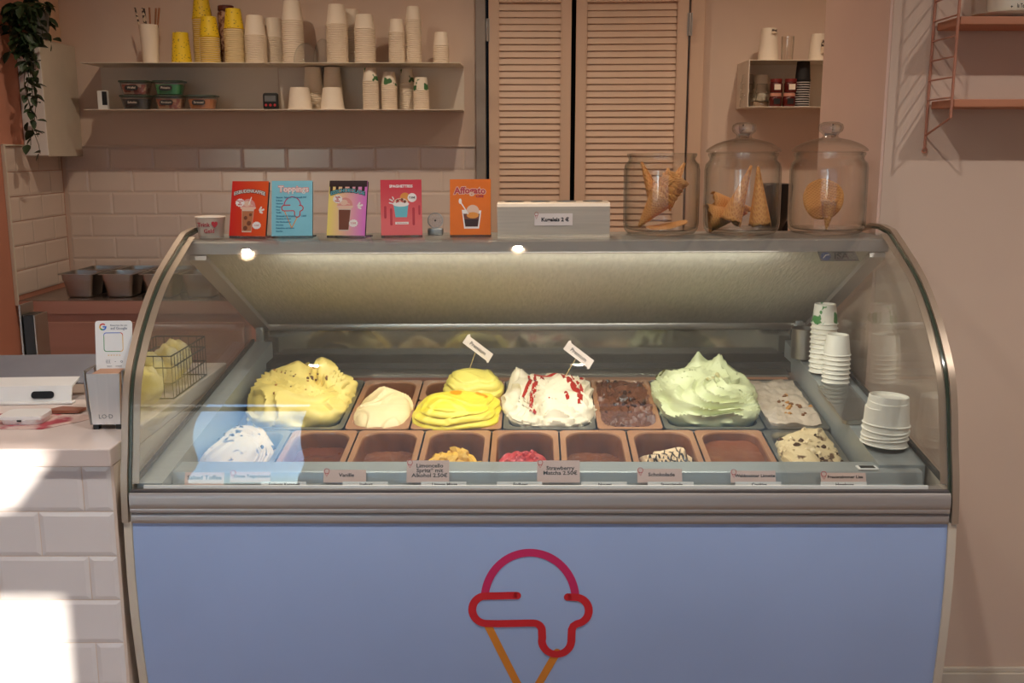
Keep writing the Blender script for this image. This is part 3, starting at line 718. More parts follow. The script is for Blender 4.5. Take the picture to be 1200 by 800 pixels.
text('Bewerten Sie uns', .0055, P('sign_grey', (120, 124, 130), .5), t, (.012, -.0018, .1085)); text('auf Google', .0085, P('sign_slate', (90, 96, 120), .5), t, (.012, -.0018, .1015))
bm = new(); o_ = rounded(.044, .044, .006, cx=-.001, cy=.070); i_ = rounded(.041, .041, .005, cx=-.001, cy=.070)
for i in range(len(o_)):
    j = (i + 1) % len(o_); cxm = (o_[i][0] + o_[j][0]) / 2; czm = (o_[i][1] + o_[j][1]) / 2 - .07
    mi = 3 if (cxm > 0 and czm > 0) else 0 if cxm < -.0 and czm > 0 else 2 if cxm > 0 else 1
    flat(bm, [[o_[i], o_[j], i_[j], i_[i]]], mi, .0018)
part('colour_border', bm, GC, t)
text('* * * * *', .009, GC[2], t, (0, -.0018, .038)); 
text('(((   -   o', .011, P('sign_grey2', (110, 112, 120), .5), t, (0, -.0018, .026)); text('tippen      scannen', .0045, MATS['sign_grey2'], t, (0, -.0018, .015)); text('www.bewertung', .0035, MATS['sign_grey2'], t, (0, -.0018, .008))
# slim dark rack seen behind the tablet, standing on the counter's back edge
t = thing('tray_rack', 'slim black board between two steel edges behind the tablet', 'rack', (-1.385, 2.86, .9355))
bm = new(); box(bm, -.018, .012, -.01, .06, 0, .155, .002); part('board', bm, M['black'], t)
bm = new(); box(bm, -.026, -.020, -.015, .065, 0, .185, .001); part('steel_edge', bm, M['steel'], t)
bm = new(); box(bm, .0145, .019, -.015, .065, 0, .155, .001); part('steel_edge', bm, M['steel'], t)
# wire basket with bags
t = thing('wire_basket', 'thin wire basket standing behind the left freezer end glass', 'basket', (-.925, 2.62, .9355))
bm = new(); bx, by, bh = .068, .14, .11
for k in range(13):
    y = -by + 2 * by * k / 12
    for sx in (-1, 1): tube(bm, [(sx * bx, y, 0), (sx * bx, y, bh)], .0010, 5)
for k in range(7):
    x = -bx + 2 * bx * k / 6
    for sy in (-1, 1): tube(bm, [(x, sy * by, 0), (x, sy * by, bh)], .0010, 5)
for z in (.001, .04, .08, bh):
    tube(bm, [(-bx, -by, z), (bx, -by, z), (bx, by, z), (-bx, by, z), (-bx, -by, z)], .0018, 6)
part('wire_frame', bm, M['seal'], t)
M['bag'] = P('yellow_snack_bag', (226, 200, 110), .5, rgb2=(240, 226, 190), thr=(.4, .6), scale=12)
for i, (x, y, z, rz, lb) in enumerate(((-.90, 2.40, .936, .4, 'yellow packet lying on the counter in front of the wire basket'), (-.93, 2.33, .936, 1.0, 'yellow packet on the counter closest to the napkin dispenser'), (-.935, 2.53, .945, .2, 'yellow packet at front of the wire basket'), (-.915, 2.62, .945, -.3, 'yellow packet in the middle of the wire basket'), (-.925, 2.71, .945, .1, 'yellow packet at the back of the wire basket'))):
    bm = new(); bmesh.ops.create_uvsphere(bm, u_segments=20, v_segments=12, radius=1)
    for v in bm.verts:
        c = v.co; k = 1 + .12 * noise.noise(c * 2.3 + Vector((i * 3, 0, 0))); v.co = Vector((c.x * .045 * k, c.y * .036 * k, (c.z + 1) * .050 * k))
    solo('snack_packet', bm, M['bag'], lb, 'packet', (x, y, z), 'packets in the wire basket', rz=rz, smooth=True)

# ------------------------------------------------------------------ string shelf on the right
t = thing('string_shelf', 'terracotta string shelf with wire ladder side, upper right corner', 'shelf', (1.37, 2.67, 1.58))
for x in (-.298, .298):
    bm = new(); tube(bm, [(x, -.006, -.02), (x, -.006, .55)], .0035, 10); tube(bm, [(x, -.150, .052), (x, -.150, .55)], .0035, 10)
    tube(bm, [(x, -.006, .012), (x, -.150, .052)], .0028, 8)
    for k in range(1, 9): tube(bm, [(x, -.006, .052 + k * .0485), (x, -.150, .052 + k * .0485)], .0022, 8)
    rr = [(x + .006 * math.cos(2 * PI * k / 12), -.006, -.026 + .006 * math.sin(2 * PI * k / 12)) for k in range(13)]
    tube(bm, rr, .0022, 6)
    part('ladder_side', bm, M['terrametal'], t, smooth=40)
for z in (.078, .272):
    bm = new(); box(bm, -.29, .29, -.144, -.008, z, z + .019, .002); part('shelf_board', bm, M['terrawood'], t)
# plate and crock
t2 = thing('plate', 'white plate on the upper terracotta shelf board', 'plate', (1.235, 2.60, 1.8715))
bm = new(); lathe(bm, [(0, .002), (.05, 0), (.055, .003), (.086, .011), (.088, .013), (.086, .014), (.05, .006), (0, .005)], 40); part('dish', bm, M['porcelain'], t2, smooth=50)
t2 = thing('porcelain_pot', 'white pot with black script standing on the plate', 'pot', (1.237, 2.60, 1.879))
bm = new(); lathe(bm, [(0, 0), (.04, 0), (.05, .004), (.058, .02), (.060, .09), (.056, .10), (.054, .098), (.056, .02), (0, .01)], 40); part('body', bm, M['porcelain'], t2, smooth=50)
text('la Terrazza', .014, M['ink'], t2, (.002, -.0612, .018), bold=.0002, sx=.62)
text('+', .010, M['ink'], t2, (-.028, -.0565, .016), bold=.0003)

# ------------------------------------------------------------------ the ice cream display freezer
CX, H = .058, .885
PROF = [(2.10, .20), (2.072, .30), (2.06, .39), (2.046, .50), (2.039, .603), (2.040, .719), (2.046, .794), (2.052, .86), (2.064, .90), (2.074, .937), (2.086, 1.0), (2.105, 1.061),
        (2.126, 1.095), (2.151, 1.123), (2.178, 1.155), (2.209, 1.183), (2.248, 1.216), (2.289, 1.245), (2.345, 1.276), (2.409, 1.302), (2.46, 1.325), (2.513, 1.345)]
def resample(pr, n=44):
    # Catmull-Rom through the points for a smooth curve
    P4 = [Vector(p) for p in pr]; o = []
    m = len(P4) - 1
    for k in range(n + 1):
        s_ = k / n * m; i = min(int(s_), m - 1); f = s_ - i
        p0, p1, p2, p3 = P4[max(i - 1, 0)], P4[i], P4[i + 1], P4[min(i + 2, m)]
        q = .5 * ((2 * p1) + (p2 - p0) * f + (2 * p0 - 5 * p1 + 4 * p2 - p3) * f * f + (3 * p1 - p0 - 3 * p2 + p3) * f ** 3)
        o.append((q.x, q.y))
    # light smoothing
    for _ in range(6):
        o = [o[0]] + [((o[i - 1][0] + 2 * o[i][0] + o[i + 1][0]) / 4, (o[i - 1][1] + 2 * o[i][1] + o[i + 1][1]) / 4) for i in range(1, len(o) - 1)] + [o[-1]]
    return o
CURVE = resample(PROF, 66)
UP = [p for p in CURVE if p[1] > .845]; LOW = [p for p in CURVE if p[1] < .782]
def ysurf(z):
    for a, b in zip(CURVE, CURVE[1:]):
        if a[1] <= z <= b[1]: return a[0] + (b[0] - a[0]) * (z - a[1]) / (b[1] - a[1])
    return CURVE[0][0]
FO = Vector((CX, 2.55, 0))
fz = thing('display_freezer', 'large ice cream display freezer with curved glass and blue front', 'freezer', tuple(FO), fm=True)
def fp(name, bm, mats, smooth=False, parent=None, label=None):
    bmesh.ops.translate(bm, vec=-FO, verts=bm.verts)
    return part(name, bm, mats, parent or fz, smooth, label=label)
XL, XR = CX - H, CX + H
# side frames: outer champagne trim, dark glass edge, inner trim
for sx, x in ((1, XL), (-1, XR)):
    def sp(a, b): return (x + sx * a, x + sx * b) if sx > 0 else (x + sx * b, x + sx * a)
    full = [p for p in CURVE if p[1] > .765] + [(2.58, 1.352), (2.66, 1.350), (2.745, 1.335)]
    bm = new(); a, b = sp(-.004, .010); strip(bm, full, a, b, .012); fp('side_trim', bm, M['bronze'], 40)
    bm = new(); a, b = sp(.010, .0165); strip(bm, [p for p in full if p[1] > .80], a, b, .006); fp('glass_edge', bm, M['greenedge'], 40)
    bm = new(); a, b = sp(.0165, .032); strip(bm, UP, a, b, .0015); fp('inner_trim', bm, M['bronze'], 40)
    # end glass
    poly = [p for p in UP if p[1] > .86] + [(2.58, 1.338), (2.66, 1.336), (3.02, 1.06), (3.02, .985), (2.06, .86)]
    a, b = sp(.010, .016); bm = new(); prism(bm, poly, a, b); fp('end_glass', bm, GL)
    # lower end body
    poly = [(2.10, .10)] + LOW + [(2.055, .845), (3.02, .975), (3.08, .92), (3.08, .10)]
    a, b = sp(.001, .014); bm = new(); prism(bm, poly, a, b); fp('side_panel', bm, M['offwhite'])
    bm = new(); a, b = sp(-.003, .014); strip(bm, LOW, a, b, .006); fp('front_rim', bm, M['offwhite'], 40)
    bm = new(); a, b = sp(.016, .024); prism(bm, [(2.06, .852), (3.02, .982), (3.02, .992), (2.06, .862)], a, b); fp('seal', bm, M['seal'])
# body
bm = new(); box(bm, XL + .016, XR - .016, 2.12, 3.06, .10, .66); fp('body', bm, M['offwhite'])
bm = new(); box(bm, XL + .05, XR - .05, 2.2, 3.0, -.0, .10); fp('plinth', bm, M['blackmat'])
bm = new(); strip(bm, LOW, XL + .0145, XR - .0145, .001); fpn = fp('front_panel', bm, M['bpanel'], 60)
# logo on the panel
bm = new()
def lz(px, py):  # mark drawn on its own grid, centimetre-true
    return (.044 + (px - 624) * .00184, .599 - (py - 702) * .00200)
def zp(zx, zy): return (530 + zx / 4.445, 620 + zy / 4.445)
def onsurf(polys, mi, off):
    for p in polys:
        vs_ = []
        for (x, z) in p:
            vs_.append(bm.verts.new((x, ysurf(z) - off, z)))
        f = bm.faces.new(vs_); f.material_index = mi; f.normal_update()
        if f.normal.y > 0: f.normal_flip()
def arcp(cx, cy, r, a0, a1, n=14): return [(cx + r * math.cos(R(a0 + (a1 - a0) * k / n)), cy + r * math.sin(R(a0 + (a1 - a0) * k / n))) for k in range(n + 1)]
LW = .0172
conel = [zp(193, 500), zp(401, 945)]; coner = [zp(560, 650), zp(401, 945)]
for c in (conel, coner): onsurf(ribbon([lz(*(Vector(c[0]).lerp(Vector(c[1]), k / 10))) for k in range(11)], LW), 2, .0018)
arc_ = [lz(*zp(*q)) for q in arcp(418, 364, 237, 184, 356, 40)]
onsurf(ribbon(arc_, LW, False), 0, .0022)
dr = [(350, 345), (300, 345), (240, 347), (185, 348)] + arcp(187, 420, 73, 270, 90, 16)[1:] + [(250, 494), (330, 492), (400, 490), (435, 490)] + arcp(437, 533, 43, 270, 350, 8)[1:] + [(481, 570)] + arcp(557, 583, 78, 175, 5, 18) + [(636, 545)] + [(637, 525), (645, 505), (662, 494)] + arcp(655, 423, 70, 80, -82, 16) + [(640, 352), (615, 352)]
onsurf(ribbon([lz(*zp(*q)) for q in dr], LW), 1, .0026)
fp('ice_cream_emblem', bm, [P('logo_magenta', (206, 42, 100), .4), P('logo_red', (214, 38, 50), .4), P('logo_orange', (226, 140, 50), .4)], False, label='scoop and cone outline mark in magenta, red and orange')
# bumper rail
bm = new()
def rail(z0, z1, t0, mi):
    n = 6; pr = [(ysurf(z0 + (z1 - z0) * k / n) - (t0 if 0 < k < n else t0 - .003), z0 + (z1 - z0) * k / n) for k in range(n + 1)]
    strip(bm, pr, XL + .0145, XR - .0145, .003, mi)
rail(.772, .792, .004, 0); rail(.792, .797, .001, 1); rail(.797, .806, .009, 0); rail(.806, .838, .012, 0); rail(.838, .842, .004, 1)
box(bm, XL + .015, XR - .015, 2.050, 2.10, .76, .836, mi=0)
fp('bumper_rail', bm, [M['alu'], M['alu_dark']], 40)
bm = new(); strip(bm, [p for p in UP if p[1] > .846], XL + .0165, XR - .0165, .004); fp('curved_glass', bm, GL, 60)
# top canopy
bm = new()
prism(bm, [(2.495, 1.304), (2.505, 1.300), (2.53, 1.300), (2.53, 1.318), (2.745, 1.318), (2.745, 1.335), (2.50, 1.335), (2.495, 1.332)], XL + .0165, XR - .0165)
fp('canopy', bm, M['alu'])
bm = new(); box(bm, XL + .02, XR - .02, 2.505, 2.74, 1.3352, 1.3362); fp('top_plate', bm, M['steel_soft'])
bm = new(); box(bm, XL + .1, XR - .1, 2.535, 2.555, 1.308, 1.317); fp('light_tube', bm, M['led'])
ld = bpy.data.lights.new('canopy_light', 'AREA'); ld.shape = 'RECTANGLE'; ld.size = 1.25; ld.size_y = .012; ld.energy = 3.0; ld.color = (1, .97, .88)
lo = bpy.data.objects.new('canopy_light', ld); COL.objects.link(lo); lo.parent = fz; lo.location = (-.02, -.105, 1.292); lo.rotation_euler = (R(18), 0, 0)
# night cover and its frame
A_, B_ = Vector((2.50, 1.302)), Vector((3.055, 1.030))
dd = (B_ - A_).normalized(); nn = Vector((-dd.y, dd.x)); 
bm = new(); q = [A_, B_, B_ + nn * .006, A_ + nn * .006]; prism(bm, [(p.x, p.y) for p in q], -.765, .882); fp('night_cover', bm, M['blind'])
for a, b in ((-.808, -.765), (.882, .920)):
    bm = new(); q = [A_ - nn * .014, B_ - nn * .014, B_ + nn * .012, A_ + nn * .012]; prism(bm, [(p.x, p.y) for p in q], a, b); fp('cover_rail', bm, M['alu'])
bm = new(); box(bm, -.80, .915, 3.045, 3.075, 1.012, 1.034, .004); fp('rear_bar', bm, M['steel'], 40)
bm = new(); box(bm, -.80, .915, 3.05, 3.07, 1.036, 1.05, .002); fp('rear_bar', bm, M['alu'])
bm = new(); box(bm, -.79, .905, 3.068, 3.074, .925, 1.012); fp('sliding_pane', bm, M['mirror'])
for x in (-.79, .86):
    bm = new(); box(bm, x - .012, x + .012, 3.03, 3.05, .975, 1.05, .002)
    lathe(bm, [(0, .004), (.008, .004), (.009, 0)], 14, mtx=Matrix.Translation((x, 3.03, 1.015)) @ Matrix.Rotation(PI / 2, 4, 'X')); fp('bracket', bm, M['steel_soft'], 40)
# interior shell
TA = math.atan2(.049, .369)
def pz(y, off=0): return .845 + (y - 2.509) * .1328 + off
def slab(bm, x0, x1, y0, y1, o0, o1, mi=0): prism(bm, [(y0, pz(y0, o0)), (y1, pz(y1, o0)), (y1, pz(y1, o1)), (y0, pz(y0, o1))], x0, x1, mi=mi)
bm = new(); slab(bm, -.79, .905, 2.13, 2.90, -.165, -.150)
prism(bm, [(2.88, .72), (2.90, .72), (2.90, .885), (2.88, .885)], -.79, .905)
prism(bm, [(2.12, .66), (2.14, .66), (2.14, .80), (2.12, .80)], -.79, .905)
fp('tub', bm, M['inner'])
bm = new(); slab(bm, -.76, .80, 2.888, 2.945, .004, .010); fp('rear_ledge', bm, M['steel_soft'])
bm = new(); prism(bm, [(2.945, .90), (2.95, .90), (2.955, .922), (3.075, .925), (3.075, .933), (2.95, .930)], -.80, .915); fp('rear_step', bm, M['seal'])
bm = new(); slab(bm, -.76, .80, 2.505, 2.513, -.02, -.004); fp('cross_bar', bm, M['steel_soft'])
# end ledges (sloping)
def lz_(y): return .848 + (y - 2.05) * .1368
bm = new(); prism(bm, [(2.07, lz_(2.07) - .10), (3.03, lz_(3.03) - .1), (3.03, lz_(3.03)), (2.07, lz_(2.07))], -.808, -.752); fp('end_ledge', bm, M['ledge'])
bm = new(); prism(bm, [(2.16, lz_(2.16) - .10), (3.03, lz_(3.03) - .1), (3.03, lz_(3.03)), (2.16, lz_(2.16))], .818, .920); fp('end_ledge', bm, M['ledge'])
# front ledge
bm = new(); prism(bm, [(2.20, .858), (2.205, .856), (2.205, .809), (2.13, .801), (2.07, .828), (2.07, .832), (2.128, .830), (2.135, .8535), (2.14, .8555)], -.79, .905); fp('front_ledge', bm, M['ledge'])
bm = new(); prism(bm, [(2.060, .840), (2.064, .840), (2.066, .848), (2.062, .848)], -.79, .89); fp('price_rail', bm, M['white'])
bm = new(); box(bm, .768, .812, 2.141, 2.166, .8565, .8605, .001); o = fp('thermometer', bm, M['white'])
bm = new(); box(bm, .774, .806, 2.145, 2.162, .8605, .8612); fp('thermometer_screen', bm, M['blackmat'])
# maker's plate on the glass
MK = thing  # alias
yb, zb_ = 2.489, 1.293
tt = bpy.data.objects.new('makers_plate', None); COL.objects.link(tt); tt.parent = fz; tt.location = Vector((.800, yb, zb_)) - FO; tt.rotation_euler = (R(-12), 0, 0)
bm = new(); prism(bm, [(-.048, .012), (.044, .012), (.054, -.012), (-.040, -.012)], -.0006, .0006, 'y'); part('plate', bm, P('plate_grey', (96, 92, 84), .5), tt)
bm = new(); flat(bm, [circ(-.028, 0, .0125, 24, .010)], 0, .0009); flat(bm, ribbon([(-.034, -.004), (-.028, .003), (-.020, .004)], .002), 1, .0011); part('round_emblem', bm, [P('plate_blue', (50, 70, 110), .4), M['offwhite']], tt)
bm = new(); flat(bm, ribbon([(-.012, .010), (.038, .010), (.048, -.0095), (-.004, -.0095)], .0016, False), 0, .0009); part('outline', bm, M['ink'], tt)
text('ISA', .021, M['ink'], tt, (.010, -.0009, 0), bold=.0006, sx=1.25)

# ------------------------------------------------------------------ pans and ice cream
def pan(x0, x1, y0, y1, style, lb, depth=.13, rim=.011, div=False):
    """a pan resting in the tub; its origin is the middle of its rim plane"""
    yc = (y0 + y1) / 2; w_ = x1 - x0 - .005; d_ = (y1 - y0 - .003) / math.cos(TA)
    t = thing('ice_cream_pan', lb, 'pan', ((x0 + x1) / 2, yc, pz(yc)), 'ice cream pans in the freezer', rx=TA, fm=True)
    rr = .046 if style == 'brown' else .034
    seqs = [(w_, d_, .012, -.010), (w_, d_, .012, 0), (w_ - 2 * rim, d_ - 2 * rim, rr, 0), (w_ - 2 * rim - .003, d_ - 2 * rim - .003, rr, -.003), (w_ - 2 * rim - .005, d_ - 2 * rim - .005, rr, -.03), (w_ - 2 * rim - .024, d_ - 2 * rim - .024, .03, -depth)]
    bm = new(); rings = [[bm.verts.new((a, b, z)) for a, b in rounded(ww, d2, r_, 6)] for (ww, d2, r_, z) in seqs]
    for k, (A, B) in enumerate(zip(rings, rings[1:])):
        for i in range(len(A)):
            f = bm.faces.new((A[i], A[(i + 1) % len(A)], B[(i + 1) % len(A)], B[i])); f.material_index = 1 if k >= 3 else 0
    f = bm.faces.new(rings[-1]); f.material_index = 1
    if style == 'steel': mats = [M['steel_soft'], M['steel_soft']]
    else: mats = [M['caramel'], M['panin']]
    me = mesh(bm, 'body', mats, smooth=35)
    so = obj('body', me, t)
    sol = so.modifiers.new('t', 'SOLIDIFY'); sol.thickness = .0015; sol.offset = -1
    return t
def fbm(p, o=4): return noise.fractal(p, 1.0, 2.0, o)
def mound(w_, d_, h, seed, fold=.012, k=70, terr=0, tk=5, peaks=(), rough=.002, z0=-.01, lip=0, nx=3.0, N=110, J=44, ridges=None):
    """folded ice cream heap on a rounded-rectangle footprint"""
    bm = new(); S = Vector((seed * 7.3, seed * 3.1, seed * 1.7)); rows = []
    for j in range(J + 1):
        t_ = j / J; row = []
        for i in range(N):
            th = 2 * PI * i / N; c, s_ = math.cos(th), math.sin(th)
            q = (abs(c) ** nx + abs(s_) ** nx) ** (-1 / nx)
            prof_r = math.cos(t_ * PI / 2) ** .62; prof_z = math.sin(t_ * PI / 2) ** .9
            bul = 1 + lip * math.sin(min(1, t_ * 3) * PI)
            if terr:
                u_ = t_ * tk + .35 * noise.noise(Vector((c * 1.3, s_ * 1.3, 0)) + S) * 2; fr = u_ - math.floor(u_)
                bul *= 1 + terr * (math.sin(fr * PI) ** .5 - .6) * (1 - t_ * .3)
            x = w_ / 2 * c * q * prof_r * bul; y = d_ / 2 * s_ * q * prof_r * bul; z = h * prof_z
            p = Vector((x, y, z)); nrm = Vector((c * math.cos(t_ * PI / 2), s_ * math.cos(t_ * PI / 2), math.sin(t_ * PI / 2) + .15)).normalized()
            wp = Vector((noise.noise(p * 9 + S), noise.noise(p * 9 + S + Vector((9, 0, 0))), noise.noise(p * 9 + S + Vector((0, 9, 0)))))
            ang = seed * 1.9 + 1.6 * noise.noise(p * 5 + S)
            ph = (p.x * math.cos(ang) + p.y * math.sin(ang) + p.z * .8) * k / 2 + wp.x * 2.4
            saw = ph - math.floor(ph); f = saw ** 1.6 if saw < .86 else (.86 ** 1.6) * (1 - (saw - .86) / .14)
            amp = fold * (.45 + .9 * abs(noise.noise(p * 6 + S * 2)))
            edge = min(1, (t_ + .12) * 3)
            p = p + nrm * (f - .35) * amp * edge + wp * rough * 4 * edge + nrm * .012 * noise.noise(p * 13 + S) * edge
            for (px, py, ph_z, pr) in peaks:
                dx, dy = x - px, y - py; r_ = math.hypot(dx, dy) / pr
                if r_ < 1: p.z += ph_z * (1 - r_) ** 1.5
            p.z += z0
            row.append(bm.verts.new(p))
            if j == J: break
        rows.append(row)
    for A, B in zip(rows, rows[1:]):
        for i in range(N):
            jn = (i + 1) % N
            if len(B) == 1: bm.faces.new((A[i], A[jn], B[0]))
            else: bm.faces.new((A[i], A[jn], B[jn], B[i]))
    base = [bm.verts.new((v.co.x * .9, v.co.y * .9, v.co.z - .02)) for v in rows[0]]
    for i in range(N): bm.faces.new((base[i], base[(i + 1) % N], rows[0][(i + 1) % N], rows[0][i]))
    bm.faces.new(base[::-1])
    return bm
def ices(name, bm, mats, lb, x, y, group='ice creams in the freezer pans', smooth=50, rz=0):
    o = obj(name, mesh(bm, name, mats, smooth)); tag(o, lb, 'ice cream', group)
    o.matrix_world = FM @ Matrix.Translation((x, y, pz(y))) @ Matrix.Rotation(TA, 4, 'X') @ Matrix.Rotation(rz, 4, 'Z')
    return o
def bed(w_, d_, z, seed, amp=.006, N=48, slope=0, fold=0, k=60):
    """low ice cream surface lying inside a pan"""
    bm = new(); S = Vector((seed * 4.1, seed, 0)); g = []
    for j in range(N + 1):
        r_ = []
        for i in range(N + 1):
            u, v = i / N * 2 - 1, j / N * 2 - 1
            x, y = u * math.sqrt(1 - .13 * v * v * v * v) * w_ / 2, v * math.sqrt(1 - .13 * u * u * u * u) * d_ / 2
            p = Vector((x, y, 0)); zz = z + slope * v + amp * fbm(p * 22 + S)
            if fold:
                a = 1.5 * noise.noise(p * 8 + S); ph = (x * math.cos(a + seed) + y * math.sin(a + seed)) * k + 2 * noise.noise(p * 14 + S)
                sw = ph - math.floor(ph); zz += fold * (sw if sw < .8 else .8 * (1 - (sw - .8) / .2))
            r_.append(bm.verts.new((x, y, zz)))
        g.append(r_)
    for j in range(N):
        for i in range(N): bm.faces.new((g[j][i], g[j][i + 1], g[j + 1][i + 1], g[j + 1][i]))
    rim = [g[0][i] for i in range(N + 1)] + [g[j][N] for j in range(1, N + 1)] + [g[N][i] for i in range(N - 1, -1, -1)] + [g[j][0] for j in range(N - 1, 0, -1)]
    low = [bm.verts.new((v.co.x * .93, v.co.y * .96, -.118)) for v in rim]
    for i in range(len(rim)): bm.faces.new((rim[i], rim[(i + 1) % len(rim)], low[(i + 1) % len(rim)], low[i]))
    bm.faces.new(low)
    return bm
Y0, Y1, Y2 = 2.142, 2.508, 2.876
# back row
pan(-.705, -.442, 2.515, Y2, 'steel', 'wide steel pan under the pale yellow custard ice cream')
pan(-.440, -.271, 2.515, Y2, 'brown', 'narrow caramel pan with the beige vanilla ice cream')
YM = 2.715
pan(-.269, -.030, 2.515, YM, 'brown', 'half-length caramel pan in front with bright yellow ice cream', depth=.11)
pan(-.269, -.030, YM + .002, Y2, 'brown', 'half-length caramel pan behind, holding the paler lemon ice cream', depth=.11)
pan(-.028, .215, 2.515, Y2, 'steel', 'wide steel pan with white ice cream and red streaks')
pan(.217, .388, 2.515, Y2, 'brown', 'narrow caramel pan full of dark chocolate ice cream')
pan(.390, .650, 2.515, Y2, 'steel', 'wide steel pan under the heaped pale green ice cream')
pan(.652, .816, 2.515, Y2, 'steel', 'narrow steel pan with greyish nut ice cream, right end')
M['i_custard'] = P('ice_custard', (238, 214, 122), .5, var=.05, scale=14, bump=.12, bscale=90)
M['i_vanilla'] = P('ice_vanilla', (234, 210, 160), .5, var=.04, scale=12, bump=.1, bscale=90)
M['i_lemon'] = P('ice_lemon_bright', (230, 210, 66), .45, var=.05, scale=8, bump=.08, bscale=70)
M['i_lemon2'] = P('ice_lemon_pale', (224, 208, 100), .45, var=.05, scale=8, bump=.08, bscale=70)
M['i_white'] = P('ice_white', (226, 214, 188), .5, var=.03, scale=12, bump=.1, bscale=80)
M['i_green'] = P('ice_green', (206, 211, 166), .45, var=.04, scale=9, bump=.08, bscale=80)
M['i_choc'] = P('ice_chocolate', (104, 64, 46), .4, var=.25, scale=14, bump=.5, bscale=60)
M['i_hazel'] = P('ice_hazelnut', (206, 188, 168), .6, var=.06, scale=16, bump=.3, bscale=120)
M['i_cookie'] = P('ice_cookie', (226, 200, 160), .6, rgb2=(70, 44, 30), thr=(.60, .66), scale=30, bump=.4, bscale=90)
M['i_mango'] = P('ice_mango', (226, 176, 60), .45, var=.08, scale=14, bump=.3)
M['i_straw'] = P('ice_strawberry', (190, 44, 48), .35, var=.15, scale=14, bump=.5)
M['i_choc2'] = P('ice_milk_chocolate', (126, 70, 38), .3, var=.15, scale=10, bump=.3, bscale=40)
M['i_strac'] = P('ice_stracciatella', (226, 196, 156), .5, var=.05, scale=10, bump=.2)
M['i_nut'] = P('ice_nut_chunk', (222, 200, 156), .6, rgb2=(96, 66, 40), thr=(.60, .68), scale=34, bump=.4, bscale=90)
ices('custard_ice_cream', mound(.272, .325, .082, 1, fold=.028, k=42, peaks=((.05, .09, .035, .05), (-.03, .10, .015, .06)), lip=.05, rough=.005), M['i_custard'], 'huge pale yellow folded custard ice cream heap, far left back pan', -.590, 2.70)
ices('vanilla_ice_cream', mound(.146, .235, .042, 2, fold=.014, k=60, peaks=((-.005, .05, .026, .05),), lip=.0, z0=-.014), M['i_vanilla'], 'beige vanilla ice cream mound in narrow caramel pan, back row', -.356, 2.635)
ices('lemon_ice_cream', mound(.220, .185, .060, 3, fold=.008, k=30, terr=.10, tk=5, lip=.05), M['i_lemon'], 'bright yellow layered ice cream in the front half pan', -.152, 2.607)
ices('lemon_ice_cream', mound(.160, .145, .068, 4, fold=.008, k=30, terr=.10, tk=4, lip=.05), M['i_lemon2'], 'paler yellow layered ice cream behind, with Premium tag', -.115, 2.79)
ices('cherry_ice_cream', mound(.240, .325, .060, 5, fold=.024, k=60, peaks=((-.085, .12, .035, .04),), lip=.05, rough=.004), M['i_white'], 'white ice cream with red syrup streaks, back row centre', .094, 2.69)
ices('chocolate_ice_cream', bed(.146, .335, -.004, 6, amp=.012, fold=.010, k=26), M['i_choc'], 'dark chocolate ice cream filling narrow pan, back row', .3025, 2.6955)
ices('pistachio_ice_cream', mound(.266, .320, .088, 7, fold=.032, k=40, peaks=((-.015, .10, .052, .045), (.05, .085, .04, .05)), lip=.06, rough=.004), M['i_green'], 'tall pale green ice cream heap with leafy peaks', .523, 2.70)
ices('hazelnut_ice_cream', bed(.140, .33, .004, 8, amp=.008), M['i_hazel'], 'greyish white nut ice cream, flat, right end of back row', .734, 2.6955)
# streaks, nuts on top
def drape(target_bm_args): pass
def decor(name, ico, n, cx, cy, sx, sy, mat, lb, seed, z=.11, s=(.004, .008)):
    pass
# front row
front = [(-.742, -.572, 'steel', 'cookie', 'steel pan at far left front with speckled cookie ice cream'), (-.570, -.400, 'brown', None, 'empty caramel pan, front row, second from left, smooth chocolate smear'),
         (-.398, -.228, 'brown', None, 'almost empty caramel pan, front row, third from left'), (-.226, -.056, 'brown', 'mango', 'caramel pan with a little mango-yellow ice cream, front row'),
         (-.054, .116, 'brown', 'straw', 'caramel pan with red strawberry ice cream, front row'), (.118, .288, 'brown', None, 'almost empty caramel pan right of the strawberry one'),
         (.290, .460, 'brown', 'strac', 'caramel pan with cream and chocolate striped ice cream'), (.462, .634, 'brown', 'choc', 'caramel pan with smooth milk chocolate ice cream'),
         (.636, .806, 'steel', 'nut', 'steel pan at right end of front row with chunky ice cream')]
for (a, b, st, kind, lb) in front:
    pan(a, b, Y0, Y1, st, lb)
xc = lambda i: (front[i][0] + front[i][1]) / 2
ices('cookie_ice_cream', mound(.150, .27, .062, 9, fold=.012, k=50, rough=.006), M['i_cookie'], 'speckled beige cookie ice cream at far left front', xc(0), 2.33)
ices('chocolate_ice_cream', bed(.142, .33, -.040, 10, amp=.003), P('ice_choc_smooth', (104, 52, 28), .22, var=.08), 'thin smooth dark chocolate layer, second front pan', xc(1), 2.325)
ices('nougat_ice_cream', bed(.142, .33, -.050, 11, amp=.006), P('ice_nougat', (118, 70, 44), .3, var=.15, bump=.3), 'thin brown remainder in the third front pan', xc(2), 2.325)
ices('mango_ice_cream', mound(.135, .20, .055, 12, fold=.014, k=60, rough=.006, z0=-.048), M['i_mango'], 'ragged mango-yellow ice cream remainder, front row', xc(3), 2.29)
ices('strawberry_ice_cream', mound(.138, .21, .052, 13, fold=.014, k=60, rough=.006, z0=-.048), M['i_straw'], 'red strawberry ice cream remainder, front row', xc(4), 2.29)
ices('nougat_ice_cream', bed(.142, .33, -.055, 14, amp=.006), MATS['ice_nougat'], 'thin brown remainder right of the strawberry ice cream', xc(5), 2.325)
ices('stracciatella_ice_cream', mound(.140, .27, .056, 15, fold=.022, k=44, rough=.003, z0=-.050), M['i_strac'], 'cream ice cream with dark chocolate stripes, front row', xc(6), 2.30)
